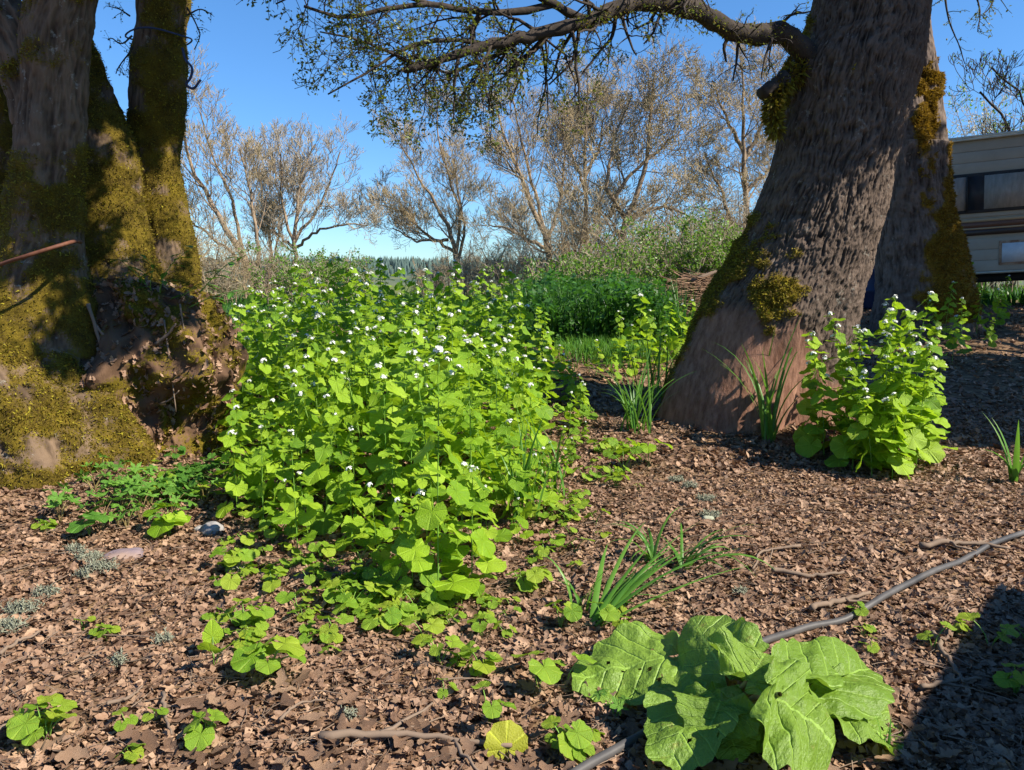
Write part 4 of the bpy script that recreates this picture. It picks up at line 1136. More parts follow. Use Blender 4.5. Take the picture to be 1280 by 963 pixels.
# ================================================================== burdock
def big_leaf(parent, org, B, T, W, up, droop=0.25, fold=0.15, wave=0.10, seed=0, holes=False):
    r_ = np.random.default_rng(seed)
    B = np.asarray(B, float); T = np.asarray(T, float); L = np.linalg.norm(T - B)
    yv = (T - B) / L; zv = np.asarray(up, float); zv = norm(zv - yv * (zv @ yv)); xv = np.cross(yv, zv)
    na, nr = 110, 26
    ph = np.linspace(-PI * 0.95, PI * 0.95, na); q = np.linspace(0, 1, nr)
    rx = 0.5 * (1 + 0.10 * np.cos(2 * ph)); rad = 0.50 + 0.24 * np.cos(ph) + 0.26 * np.exp(-(ph / 0.5) ** 2) - 0.12 * np.exp(-((np.abs(ph) - PI) / 0.35) ** 2)
    rad = rad * (1 + 0.035 * np.sin(ph * 17 + r_.uniform(0, 6)) + 0.03 * vn(np.stack([ph * 5, 0 * ph + seed, 0 * ph], -1), 3) + 0.02 * r_.uniform(-1, 1, na))
    PHI, Q = np.meshgrid(ph, q)
    x = np.sin(PHI) * rad * Q; y = np.cos(PHI) * rad * Q
    xx = x / 0.62 * (W / 2); yy = y * L
    P = np.stack([x * 1.0, y, 0 * x + seed * 3.1], -1)
    z = -droop * L * (np.maximum(y, 0) ** 2) + fold * W * np.abs(x) - 0.35 * fold * W * (x * x) * 2
    z = z + wave * W * Q ** 2.2 * (0.6 * np.sin(PHI * 6 + seed) + 0.6 * vn(np.stack([PHI * 2.2, 0 * PHI + seed, 0 * PHI], -1), 8))
    z = z + 0.07 * W * fbm(P * 3.0, 2, 31) + 0.03 * W * fbm(P * 8, 2, 33) + 0.008 * W * fbm(P * 26, 2, 35)
    # side veins sunk between raised blade
    qv = y - np.abs(x) * 0.75
    z = z + 0.008 * W * (1 - np.abs(np.cos(qv * 15)) ** 10) + 0.006 * W * np.minimum(np.abs(x) * 14, 1)
    V = B + xx[..., None] * xv + yy[..., None] * yv + z[..., None] * zv
    V[..., 2] = np.maximum(V[..., 2], hgt(V[..., 0], V[..., 1]) + 0.015 + 0.004 * np.sin(seed))
    i = np.arange(nr - 1)[:, None] * na; j = np.arange(na - 1)[None, :]
    F = np.stack([i + j, i + j + 1, i + na + j + 1, i + na + j], -1).reshape(-1, 4)
    if holes:
        c_ = P.reshape(-1, 3)[F].mean(1)
        for _ in range(7):
            h0 = np.array([r_.uniform(-.35, .35), r_.uniform(.0, .7)])
            F = F[np.linalg.norm(c_[:, :2] - h0, axis=1) > r_.uniform(.008, .022)] if False else F
            keep = np.linalg.norm(P.reshape(-1, 3)[F].mean(1)[:, :2] - h0, axis=1) > r_.uniform(.010, .024)
            F = F[keep]
    o = mk('leaf', V.reshape(-1, 3), F, M['burdock'], parent, org, uv=np.stack([x, y], -1).reshape(-1, 2))
    return o
bc = ground(915, 905); bd = empty('burdock', bc, 'large burdock rosette of broad wrinkled leaves beside the black hose', 'wild plant')
crown_pt = bc + np.array([0, 0, 0.03])
def bl(b, zb, t, zt, W, up, **k):
    B = atZ(b[0], b[1], bc[2] + zb); T = atZ(t[0], t[1], bc[2] + zt)
    o = big_leaf(bd, bc, B, T, W, up, **k)
    t_ = MB(); m_ = (crown_pt + B) / 2 + np.array([0, 0, 0.02])
    V, F = tubes(spline([crown_pt, m_, B], 10) - bc, np.linspace(0.011, 0.006, 10), 8); t_.add(V, F); t_.build('petiole', M['petiole'], bd)
bl((832, 826), 0.07, (714, 842), 0.05, 0.40, (0.05, -0.15, 1), droop=0.12, fold=0.04, seed=1, holes=True, wave=.06)
bl((905, 842), 0.14, (862, 768), 0.20, 0.34, (-0.75, -0.45, 0.9), droop=0.1, fold=-0.10, seed=2, wave=.10)
bl((965, 842), 0.17, (1020, 800), 0.08, 0.36, (0.1, 0.1, 1), droop=0.3, fold=0.1, seed=3)
bl((1015, 858), 0.14, (1102, 812), 0.12, 0.34, (0.1, -0.4, 1), droop=0.2, fold=0.12, seed=4, wave=.07)
bl((1040, 878), 0.10, (1140, 925), 0.05, 0.36, (0.25, -0.1, 1), droop=0.3, fold=0.08, seed=5, holes=True)
bl((935, 850), 0.20, (960, 812), 0.24, 0.30, (-0.2, -0.9, 0.6), droop=0.1, fold=0.2, seed=6, wave=.12)
bl((880, 870), 0.12, (832, 950), 0.09, 0.30, (-0.25, -0.2, 1), droop=0.1, fold=0.10, seed=7, wave=.06, holes=True)
bl((905, 905), 0.08, (925, 948), 0.04, 0.20, (0, 0, 1), droop=0.2, fold=0.05, seed=8)
bl((975, 868), 0.24, (1058, 930), 0.14, 0.42, (0.1, -0.25, 1), droop=0.35, fold=-0.10, seed=9, wave=.09)
bl((1000, 850), 0.12, (1062, 872), 0.05, 0.30, (0.15, -0.2, 1), droop=0.25, fold=0.1, seed=14, wave=.12)
bl((900, 880), 0.14, (880, 925), 0.10, 0.26, (-0.1, -0.35, 1), droop=0.2, fold=0.14, seed=15, wave=.12)
bl((955, 905), 0.05, (1000, 940), 0.02, 0.22, (0, 0, 1), droop=0.2, fold=0.05, seed=10)
bl((850, 880), 0.06, (850, 835), 0.10, 0.14, (0, -0.5, 1), droop=0.2, fold=0.15, seed=11)

# ================================================================== grasses
def blades(n, base, H, r_, spread=0.03, wid=0.008, bend=(0.3, 1.0), az=None, azs=PI, K=9, lean=0.0):
    out = []
    for k in range(n):
        a = r_.uniform(-PI, PI) if az is None else az + r_.normal(0, azs)
        L = H * r_.uniform(0.6, 1.15); bd_ = r_.uniform(*bend)
        b = np.asarray(base) + np.array([r_.normal(0, spread), r_.normal(0, spread), 0])
        t = np.linspace(0, 1, K); ang = PI / 2 - lean - r_.uniform(0.02, 0.25) - bd_ * t ** 1.4 * 2.0
        ds = L / (K - 1)
        hor = np.concatenate([[0], np.cumsum(np.cos(ang[1:]) * ds)]); ver = np.concatenate([[0], np.cumsum(np.sin(ang[1:]) * ds)])
        d = np.array([math.cos(a), math.sin(a)]); 
        cpt = np.stack([b[0] + hor * d[0], b[1] + hor * d[1], b[2] + ver], -1)
        tw_ = r_.uniform(-0.9, 0.9) * t
        s0 = np.array([-d[1], d[0], 0]); nz = np.stack([-np.sin(ang) * d[0], -np.sin(ang) * d[1], np.cos(ang)], -1)
        sd = np.cos(tw_)[:, None] * s0 + np.sin(tw_)[:, None] * nz
        wd = wid * (np.minimum(1, t * 4 + 0.45) * (1 - t ** 2.2)) * r_.uniform(.7, 1.2); wd[-1] = wid * .03
        fold = np.cross(sd, np.gradient(cpt, axis=0)); fold = norm(fold) * (wd * 0.35)[:, None]
        V = np.stack([cpt - sd * wd[:, None], cpt - fold, cpt + sd * wd[:, None]], 1).reshape(-1, 3)
        i = np.arange(K - 1)[:, None] * 3 + np.arange(2)[None]
        F = np.stack([i, i + 1, i + 4, i + 3], -1).reshape(-1, 4)
        out.append((V, F))
    return out
def grass_clump(px, py, n, H, label, seed, loc=None, name='grass_tuft', group=None, cat='grass tuft', mat='grass', **k):
    r_ = np.random.default_rng(seed)
    g = ground(px, py) if loc is None else np.asarray(loc)
    root = empty(name, g, label, cat, group)
    for V, F in blades(n, [0, 0, -0.01], H, r_, **k):
        mk('blade', V, F, M[mat], root)
    return root
grass_clump(962, 552, 14, 0.85, 'tall broad bladed grass standing against the bare wood of the oak', 1, wid=0.013, bend=(0.05, 0.7), spread=.03)
grass_clump(948, 530, 3, 0.85, 'single high grass blade arching in front of the oak moss', 2, wid=0.010, bend=(0.0, 0.15), spread=.02)
grass_clump(795, 540, 36, 0.7, 'dark dense grass tuft at the left foot of the leaning oak', 3, wid=0.009, bend=(0.1, 0.8), spread=.06)
grass_clump(812, 500, 16, 0.7, 'tall upright grass behind the dark tuft at the oak foot', 4, wid=0.010, bend=(0.02, 0.3), spread=.07)
grass_clump(655, 650, 26, 0.55, 'blue green grass tuft growing through the near right side of the patch', 5, wid=0.009, bend=(0.05, 0.4), spread=.05)
grass_clump(690, 620, 14, 0.62, 'few long grass blades leaning at the right side of the patch', 6, wid=0.009, bend=(0.1, 0.7), spread=.05)
grass_clump(738, 785, 14, 0.66, 'long grass tuft lying over to the right above the burdock', 7, wid=0.011, bend=(0.12, 0.42), lean=0.85, az=0.7, azs=0.28, spread=.012)
grass_clump(760, 770, 9, 0.34, 'short arching grass beside the foot of the long leaning tuft', 17, wid=0.008, bend=(0.3, 0.7), lean=0.5, az=0.3, azs=0.9, spread=.03)
grass_clump(850, 715, 14, 0.40, 'arching grass spray at the end of the long leaning tuft', 18, wid=0.010, bend=(0.4, 0.9), lean=0.4, az=0.2, azs=1.1, spread=.02)
grass_clump(815, 705, 10, 0.34, 'pale arching grass tuft between the patch and the bare ground', 8, wid=0.009, bend=(0.6, 1.2), az=2.4, azs=0.9, spread=.015)
grass_clump(722, 765, 6, 0.26, 'small upright grass tuft left of the long leaning tuft', 9, wid=0.007, bend=(0.2, 0.9), spread=.02)
grass_clump(1266, 605, 6, 0.46, 'corn like grass shoot at the right edge of the bare ground', 10, wid=0.016, bend=(0.05, 0.9), spread=.01)
grass_clump(1105, 938, 4, 0.12, 'tiny grass shoot at the border of the dark shadow', 11, wid=0.004, bend=(0, .4), spread=.01)
grass_clump(845, 420, 16, 0.45, 'dark broad grass behind the left flank of the leaning oak', 12, wid=0.016, bend=(0.1, 0.6), spread=.1)
grass_clump(1195, 375, 30, 0.6, 'tall shaded grass standing in front of the camper skirt', 13, wid=0.014, bend=(0.02, 0.5), spread=.22)

def grass_field(name, n, xr, yr, H, mat, seed, wid=0.007, dens=None, lab=None):
    r_ = np.random.default_rng(seed)
    x = r_.uniform(*xr, n); y = r_.uniform(*yr, n)
    if dens is not None:
        k = r_.random(n) < dens(x, y); x, y = x[k], y[k]
    n = len(x); z = hgt(x, y)
    K = 5; t = np.linspace(0, 1, K)
    a = r_.uniform(0, 2 * PI, n); L = H * r_.uniform(0.45, 1.2, n); bd_ = r_.uniform(0.1, 0.9, n)
    ang = PI / 2 - bd_[:, None] * t[None] ** 1.3 * 1.6
    hor = np.cumsum(np.cos(ang), 1) * (L / K)[:, None]; ver = np.cumsum(np.sin(ang), 1) * (L / K)[:, None]; ver -= ver[:, :1]; hor -= hor[:, :1]
    c_ = np.stack([x[:, None] + hor * np.cos(a)[:, None], y[:, None] + hor * np.sin(a)[:, None], z[:, None] + ver - .01], -1)
    wd = wid * (1 - t ** 2)[None, :, None] + 0.0004
    s_ = np.stack([-np.sin(a), np.cos(a), 0 * a], -1)[:, None, :]
    V = np.stack([c_ - s_ * wd, c_ + s_ * wd], 2).reshape(-1, 3)
    i = (np.arange(n)[:, None, None] * K * 2 + np.arange(K - 1)[None, :, None] * 2)
    F = np.stack([i, i + 1, i + 3, i + 2], -1).reshape(-1, 4)
    return tag(mk(name, V, F, M[mat], smooth=True), lab, kind='stuff')
grass_field('bank_grass', 15000, (-0.1, 3.6), (9.5, 13.5), 1.0, 'bankgrass', 1, 0.011, lambda x, y: sstep(-0.2, 0.5, x) * (1 - sstep(1.9, 2.5, x)) * (0.5 + 0.5 * sstep(9.5, 10.5, y)), 'dark green uncut grass bank behind the patch')
grass_field('low_grass', 6500, (0.5, 2.2), (7.6, 10.2), 0.24, 'grass', 2, 0.006, lambda x, y: 0.9 * np.exp(-(((x - 1.1) / .5) ** 2 + ((y - 8.9) / .9) ** 2)), 'short bright grass in front of the grass bank')
grass_field('meadow_grass', 26000, (-14, 16), (12.5, 30), 0.33, 'bankgrass', 3, 0.02, None, 'rough grass under the bare trees')

# ================================================================== hose, stones, lichen
def over_ground(pxs, n, dz, mid=None):
    g = np.array([ground(*p) for p in pxs]); S = spline(g, n); S[:, 2] = hgt(S[:, 0], S[:, 1]) + dz
    return S
S = over_ground([(1420, 625), (1350, 645), (1280, 675), (1200, 708), (1130, 744), (1075, 772), (1000, 796), (930, 830), (860, 885), (800, 930), (750, 962), (700, 1000), (650, 1060)], 90, 0.030)
S[:, 2] += 0.008 * np.sin(np.arange(90) * 0.3)
mb = MB(); V, F = tubes(S - S[0], 0.0125, 16, True); mb.add(V, F)
ho = empty('black_hose', S[0], 'dusty black plastic pipe snaking across the litter behind the burdock', 'hose')
mb.build('pipe', M['hose'], ho)

def lump(name, loc, sz, mat, label, cat, seed, group=None, rz=0.0):
    import bmesh
    bm = bmesh.new(); bmesh.ops.create_icosphere(bm, subdivisions=4, radius=1)
    V = np.array([v.co[:] for v in bm.verts]); F = np.array([[v.index for v in f.verts] for f in bm.faces]); bm.free()
    V = V * (1 + 0.32 * fbm(V * 1.1 + seed, 3, seed))[:, None]
    V = np.sign(V) * np.abs(V) ** 0.9 * (1 + 0.05 * fbm(V * 4, 2, seed + 1))[:, None]
    c, s = math.cos(rz), math.sin(rz)
    V = V * np.array(sz); V = V @ np.array([[c, s, 0], [-s, c, 0], [0, 0, 1]])
    o = mk(name, V, F, mat, smooth=False); o.location = loc
    return tag(o, label, cat, group)
lump('stone', ground(266, 668) + [0, 0, .02], (0.055, 0.04, 0.04), M['stone'], 'small grey stone beside the bright broad leaved plant', 'stone', 3)
lump('stone', ground(250, 664) + [0, 0, .005], (0.035, 0.03, 0.02), M['stone'], 'tiny dark grey stone touching the small grey stone', 'stone', 5)
lump('stone', ground(155, 698) + [0, 0, .012], (0.085, 0.06, 0.028), M['stone2'], 'flat mauve and tan stone below the cranesbill clump', 'stone', 9, rz=0.3)
lump('stone', ground(885, 652) + [0, 0, .01], (0.03, 0.02, 0.02), M['lichen'], 'pale lichen covered pebble on the bare litter', 'stone', 12)

def lichen(px, py, rad, label, seed, n=260, group='pale lichen clumps fallen on the ground'):
    r_ = np.random.default_rng(seed); g = ground(px, py)
    a = r_.uniform(0, 6.28, n); q = rad * np.sqrt(r_.random(n)) ; p0 = np.stack([q * np.cos(a) * 1.3, q * np.sin(a) * .8, r_.uniform(0.01, 0.03, n)], -1)
    P = p0[:, None, :] + np.cumsum(r_.normal(0, 0.005, (n, 5, 3)), 1) + np.array([0, 0, .002]) * np.arange(5)[None, :, None]
    V, F = tubes(P, r_.uniform(.0008, .0022, n)[:, None] * np.ones(5), 3)
    mb = MB(); mb.add(V, F); o = mb.build('lichen_clump', M['lichen']); o.location = g
    return tag(o, label, 'lichen', group)
LL = 'tangled pale grey green lichen lying on the dead leaves'
for k, (px, py, rd) in enumerate([(10, 790, .045), (28, 768, .045), (58, 747, .035), (96, 693, .03), (112, 703, .045), (128, 715, .045), (104, 725, .015), (205, 808, .02), (298, 718, .02), (845, 604, .035), (862, 612, .035), (882, 628, .04), (888, 650, .04), (148, 834, .012), (435, 905, .015), (925, 748, .012)]):
    lichen(px, py, rd, LL, 300 + k, int(rd * 4500) + 30)

# ================================================================== the camper
M['cream'] = simple('cream_paint', (0.25, 0.23, 0.185), (0.33, 0.305, 0.25), 1.5, 0.45)
M['stripe1'] = simple('brown_stripe', (0.12, 0.055, 0.035), (0.16, 0.08, 0.05), 3, 0.4)
M['stripe2'] = simple('tan_stripe', (0.36, 0.25, 0.14), (0.42, 0.30, 0.18), 3, 0.4)
M['stripe3'] = simple('dark_brown_stripe', (0.045, 0.03, 0.025), (0.06, 0.04, 0.03), 3, 0.4)
M['rubber'] = simple('black_rubber', (0.012, 0.012, 0.013), (0.025, 0.025, 0.026), 8, 0.6)
M['curtain'] = simple('grey_curtain', (0.30, 0.27, 0.23), (0.48, 0.44, 0.38), 6, 0.8, stretch=(4, 4, 1))
M['white'] = simple('chipped_white_paint', (0.48, 0.5, 0.52), (0.62, 0.64, 0.66), 9, 0.5)
M['rust'] = simple('rusty_trim', (0.15, 0.07, 0.035), (0.38, 0.30, 0.22), 9, 0.7)
M['alu'] = simple('weathered_trim', (0.42, 0.37, 0.28), (0.55, 0.50, 0.40), 5, 0.4, metal=0.3)
def glassmat():
    m, n, o = newmat('window_glass'); p = N(n, 'ShaderNodeBsdfPrincipled'); g = N(n, 'ShaderNodeBsdfTransparent'); x = N(n, 'ShaderNodeMixShader')
    p.inputs['Base Color'].default_value = (0.03, 0.03, 0.035, 1); p.inputs['Roughness'].default_value = 0.08
    x.inputs[0].default_value = 0.12; n.links.new(g.outputs[0], x.inputs[1]); n.links.new(p.outputs[0], x.inputs[2]); n.links.new(x.outputs[0], o.inputs[0]); return m
M['glass'] = glassmat()
u = norm(np.array([1.01, -0.45, 0])); nn = np.array([u[1], -u[0], 0])       # nn points to the viewer
tl = math.radians(3.3)
ux = u * math.cos(tl) + np.array([0, 0, 1]) * math.sin(tl); uz = np.cross(ux, -nn); uz = uz if uz[2] > 0 else -uz
RV0 = np.array([7.08, 12.45, float(hgt(7.08, 12.45))])
cp = empty('camper_trailer', RV0, 'old cream camper with brown stripe and curtained window behind the trees', 'camper')
RB = np.stack([ux, -nn, uz], 1)
def rb(name, s0, s1, t0, t1, z0, z1, mat, parent=cp, bev=0.0, sub=None):
    mb = MB(); box(mb, ((s0 + s1) / 2, (t0 + t1) / 2, (z0 + z1) / 2), (s1 - s0, t1 - t0, z1 - z0))
    for k in range(len(mb.V)): mb.V[k] = mb.V[k] @ RB.T
    o = mb.build(name, M[mat], parent, smooth=False)
    if bev:
        b = o.modifiers.new('bevel', 'BEVEL'); b.width = bev; b.segments = 3
    return o
rb('body', -0.1, 4.6, 0.02, 2.3, 0.50, 2.60, 'cream', bev=.03)
rb('overcab_nose', -1.15, -0.103, 0.02, 2.3, 1.27, 2.597, 'cream', bev=.08)
for k in range(12):
    z0 = 0.52 + k * 0.171; a = -0.09 if z0 < 1.27 else -1.08
    if 1.10 < z0 + .08 < 1.34: continue
    rb('siding_panel', a, 4.58, 0.0, 0.022, z0, z0 + 0.167, 'cream', bev=.004)
rb('stripe', -1.08, 4.58, -0.006, 0.02, 1.30, 1.345, 'stripe2'); rb('stripe', -1.08, 4.58, -0.004, 0.02, 1.21, 1.297, 'stripe1')
rb('stripe', -1.08, 4.58, -0.006, 0.02, 1.182, 1.207, 'stripe2'); rb('stripe', -1.08, 4.58, -0.004, 0.02, 1.09, 1.18, 'stripe3')
rb('roof', -1.2, 4.65, -0.04, 2.35, 2.60, 2.64, 'alu', bev=.01)
rb('gutter_rail', -1.2, 4.65, -0.055, -0.035, 2.565, 2.60, 'alu')
rb('bottom_rail', -0.1, 4.6, -0.01, 0.02, 0.475, 0.515, 'alu')
wf = rb('window', -0.30, 1.14, -0.03, -0.002, 1.44, 2.06, 'rubber', bev=.04)
rb('curtain', -0.25, 0.26, -0.040, -0.034, 1.49, 2.01, 'curtain', wf); rb('curtain', 0.50, 1.09, -0.040, -0.034, 1.49, 2.01, 'curtain', wf)
rb('dark_divider', 0.265, 0.495, -0.038, -0.033, 1.49, 2.01, 'rubber', wf)  # dark middle divider between the curtains
rb('glass', -0.26, 1.10, -0.050, -0.046, 1.48, 2.02, 'glass', wf)
rb('mullion', 0.255, 0.275, -0.058, -0.030, 1.46, 2.04, 'rubber', wf)
ht = rb('hatch', 0.72, 1.55, -0.012, -0.001, 0.60, 0.98, 'rust', bev=.01); rb('hatch_door', 0.76, 1.51, -0.022, -0.0125, 0.64, 0.94, 'white', ht)
rb('chassis', 0.1, 4.5, 0.2, 2.0, 0.34, 0.47, 'rubber')
for s_ in (2.6, 3.4):
    mb = MB(); an = np.linspace(0, 2 * PI, 33); c_ = np.array([s_, 0.15, 0.33])
    for rr_, mt_, nm_ in ((0.33, 'rubber', 'tyre'), (0.17, 'alu', 'rim')):
        prof = [(rr_ * .55, 0.0), (rr_ * .93, 0.0), (rr_, 0.03), (rr_, 0.17), (rr_ * .93, 0.2), (rr_ * .5, 0.2)]
        t0_ = -0.005 if nm_ == 'rim' else 0
        R_, A_ = np.meshgrid([p[0] for p in prof], an[:-1]); T_ = np.broadcast_to([p[1] for p in prof], R_.shape) + t0_
        Vw = (np.stack([c_[0] + R_ * np.cos(A_), c_[1] + T_, c_[2] + R_ * np.sin(A_)], -1).reshape(-1, 3)) @ RB.T
        i = np.arange(32)[:, None] * 6; i2 = ((np.arange(32) + 1) % 32)[:, None] * 6; j = np.arange(5)[None]
        mk(nm_, Vw, [np.stack([i + j, i + j + 1, i2 + j + 1, i2 + j], -1).reshape(-1, 4), (np.arange(32) * 6)[None, :]], M[mt_], cp)
# blue barrel in the gap
bp = np.array([5.95, 12.6, float(hgt(5.95, 12.6))])
M['bluep'] = simple('dark_blue_plastic', (0.012, 0.022, 0.06), (0.02, 0.035, 0.09), 4, 0.4)
def lathe(prof, n=40):
    an = np.arange(n) * 2 * PI / n; prof = np.array(prof); K = len(prof)
    V = np.stack([prof[None, :, 0] * np.cos(an)[:, None], prof[None, :, 0] * np.sin(an)[:, None], np.broadcast_to(prof[:, 1], (n, K))], -1).reshape(-1, 3)
    i = np.arange(n)[:, None] * K; i2 = ((np.arange(n) + 1) % n)[:, None] * K; j = np.arange(K - 1)[None]
    return V, np.stack([i + j, i2 + j, i2 + j + 1, i + j + 1], -1).reshape(-1, 4)
br_ = empty('blue_barrel', bp, 'dark blue plastic barrel seen in the gap between the two trunks', 'barrel')
V, F = lathe([(0.001, 0), (.27, 0), (.29, .03), (.29, .27), (.305, .29), (.29, .31), (.29, .58), (.305, .6), (.29, .62), (.29, .82), (.26, .88)]); mk('body', V, F, M['bluep'], br_)
V, F = lathe([(.26, .88), (.265, .9), (.24, .905), (.001, .905)]); mk('lid', V, F, M['rubber'], br_)

# ================================================================== brush pile
r = np.random.default_rng(501)
M['brush'] = simple('red_brown_brushwood', (0.09, 0.05, 0.03), (0.30, 0.19, 0.12), 3, 0.9, 0, True)
bq = np.array([3.05, 12.3, float(hgt(3.05, 12.3))])
bpile = empty('brush_pile', bq, 'heap of reddish brown cut brushwood left of the leaning oak', 'brush pile')
n = 2200
a = r.normal(0.1, 0.45, n); L = r.uniform(0.25, 1.1, n); q = r.normal(0, 1, (n, 2)) * np.array([0.55, 0.4])
z = (0.9 * np.exp(-(q[:, 0] / .8) ** 2 - (q[:, 1] / .6) ** 2)) * r.uniform(0.1, 1, n)
t = np.linspace(-.5, .5, 6)
P = np.stack([q[:, 0], q[:, 1], z], -1)[:, None, :] + (np.stack([np.cos(a), np.sin(a), r.normal(-.05, .16, n)], -1) * L[:, None])[:, None, :] * t[None, :, None] + np.cumsum(r.normal(0, .02, (n, 6, 3)), 1)
P[..., 2] = np.maximum(P[..., 2], 0.01)
V, F = tubes(P, r.uniform(.003, .009, n)[:, None] * np.ones(6), 4); mb = MB(); mb.add(V, F); mb.build('brushwood', M['brush'], bpile).__setitem__('kind', 'stuff')
for k in range(1):
    S = spline(np.array([[-.2 + .3 * k, -.1, .80 - .12 * k], [.4, 0, .98 - .1 * k], [1.7, .2, .80 - .1 * k]]), 10)
    mb = MB(); V, F = tubes(S, np.linspace(.035, .02, 10), 8, True); mb.add(V, F); mb.build('pole', M['twig'], bpile)

# ================================================================== bare trees beyond the patch
def bare_tree(name, label, Yd, lines, seed, n=(9, 6, 5, 4), L=(2.2, 1.1, 0.55, 0.3), tw_mat='bare_twig', buds=2500, up=0.6, t0=0.25, spread=0.8, group=None, budmat='bud', bsz=(0.02, 0.05), rr0=0.16, bark='bare', cat='bare tree', wig=0.12):
    r_ = np.random.default_rng(seed)
    px0, py0 = lines[0][0]
    x0 = (px0 - 640) / FPX * Yd; org = np.array([x0, Yd, float(hgt(x0, Yd))])
    root = empty(name, org, label, cat, group)
    Ls = []; Rs = []
    tm = MB()
    for k, ln in enumerate(lines):
        pts = np.array([atY(x, y, Yd + 0.6 * (k % 3 - 1) * (i > 0)) for i, (x, y) in enumerate(ln)])
        if k == 0 or abs(ln[0][1] - py0) < 6: pts = np.vstack([[pts[0][0], pts[0][1], float(hgt(pts[0][0], pts[0][1])) - 0.1], pts]) if pts[0][2] > hgt(pts[0][0], pts[0][1]) + .1 else pts
        S_ = spline(pts, 16); S_[2:-1] += r_.normal(0, 0.03, (13, 3))
        R_ = np.linspace(rr0 * (.9 if k == 0 else .5), 0.02, 16)
        V, F = tubes(S_ - org, R_, 9); tm.add(V, F)
        Ls.append(S_); Rs.append(R_)
    tm.build('trunk', M[bark], root)
    P, R_ = np.stack(Ls), np.stack(Rs)
    bb = MB(); tb = MB(); allp = None
    for k in range(len(n)):
        P, R_ = children_of(P, R_, n[k], L[k], r_, [8, 7, 5, 4][k], t0 if k == 0 else .15, 1.0, spread * .8, -up * 1.5 if k < 3 else -.8, wig * .6, 0.5)
        V, F = tubes(P - org, np.maximum(R_ * (0.8 if k == 0 else 0.62), 0.0065), 4 if k == 0 else 3); (bb if k < 2 else tb).add(V, F)
    bb.build('branches', M[bark], root); tb.build('twigs', M[tw_mat], root).__setitem__('kind', 'stuff')
    if buds:
        lv = MB(); leafspray(lv, P - org, buds, bsz, r_, flat=1.0); lv.build('buds', M[budmat], root, smooth=False).__setitem__('kind', 'stuff')
    return root
bare_tree('bare_tree', 'wide bare tree leaning left beside the mossy stems', 27, [[(322, 365), (312, 335), (285, 290), (255, 235), (228, 170), (232, 130)], [(318, 350), (300, 300), (290, 250), (262, 185), (250, 140)], [(312, 335), (270, 300), (235, 275), (215, 262)], [(320, 350), (322, 300), (312, 240), (300, 185)]], 1, n=(11, 5, 4, 3), L=(1.9, 1.0, .5, .28), t0=.35, spread=.7, buds=1200, rr0=.16)
bare_tree('bare_tree', 'slim pale bare tree between the left leaning tree and the round crowned tree', 31, [[(345, 370), (340, 320), (332, 260), (318, 200)], [(342, 330), (350, 280), (345, 220), (340, 190)]], 2, n=(11, 7, 5, 4), L=(1.6, .9, .5, .28), t0=.3, spread=.7, buds=500, tw_mat='bare_grey', rr0=.09)
bare_tree('bare_tree', 'small round crowned bare tree with a straight pale trunk above the patch', 28, [[(366, 385), (367, 340), (368, 300), (372, 250), (385, 200), (395, 180)], [(368, 305), (355, 265), (352, 215), (348, 180)], [(368, 300), (395, 265), (415, 220), (425, 190)], [(367, 312), (400, 288), (440, 280), (458, 282)], [(367, 300), (375, 240), (370, 190)], [(367, 310), (345, 290), (330, 270)]], 3, n=(11, 5, 4, 3), L=(1.3, .8, .42, .25), t0=.25, spread=.75, buds=1000, tw_mat='bare_grey', rr0=.12)
bare_tree('bare_tree', 'bare tree with many slanting limbs just left of the picture middle', 32, [[(572, 345), (568, 310), (550, 265), (520, 215), (500, 180)], [(570, 320), (575, 270), (560, 220), (548, 165), (545, 130)], [(568, 315), (530, 290), (495, 262), (470, 255)], [(560, 300), (520, 300), (490, 285)], [(572, 330), (580, 290), (572, 240), (568, 200)]], 4, n=(12, 7, 5, 3), L=(1.9, 1.0, .5, .28), t0=.2, spread=.8, buds=3500, rr0=.15)
bare_tree('bare_tree', 'tall bare tree with a forked leaning trunk right of the picture middle', 28, [[(688, 350), (682, 300), (668, 262), (645, 205), (625, 150), (618, 110)], [(684, 305), (675, 260), (660, 210), (648, 160), (640, 110)], [(684, 300), (700, 255), (705, 200), (700, 150)], [(680, 310), (640, 290), (610, 280)]], 5, n=(12, 7, 5, 3), L=(1.9, 1.0, .5, .28), t0=.2, spread=.75, buds=2500, rr0=.15)
bare_tree('bare_tree', 'upright bare tree with an ivy tangled foot among tan brush', 30, [[(732, 350), (732, 280), (732, 210), (733, 150), (735, 110)], [(732, 240), (715, 195), (700, 160)], [(732, 220), (750, 180), (758, 140)]], 6, n=(15, 7, 5, 3), L=(1.7, 1.0, .5, .28), t0=.25, spread=.85, buds=2500, rr0=.15)
bare_tree('bare_tree', 'budding tree with a dark limb leaning right before the oak', 24, [[(775, 345), (778, 310), (782, 275), (800, 235), (812, 170), (818, 90)], [(762, 272), (775, 240), (797, 210), (820, 190), (850, 165)], [(778, 300), (770, 285), (760, 272)], [(782, 275), (760, 230), (770, 170), (790, 120)], [(784, 280), (820, 260), (850, 265), (870, 280)]], 7, n=(11, 6, 5, 4), L=(1.9, 1.1, .55, .3), t0=.25, spread=.95, buds=12000, rr0=.15, up=.2)
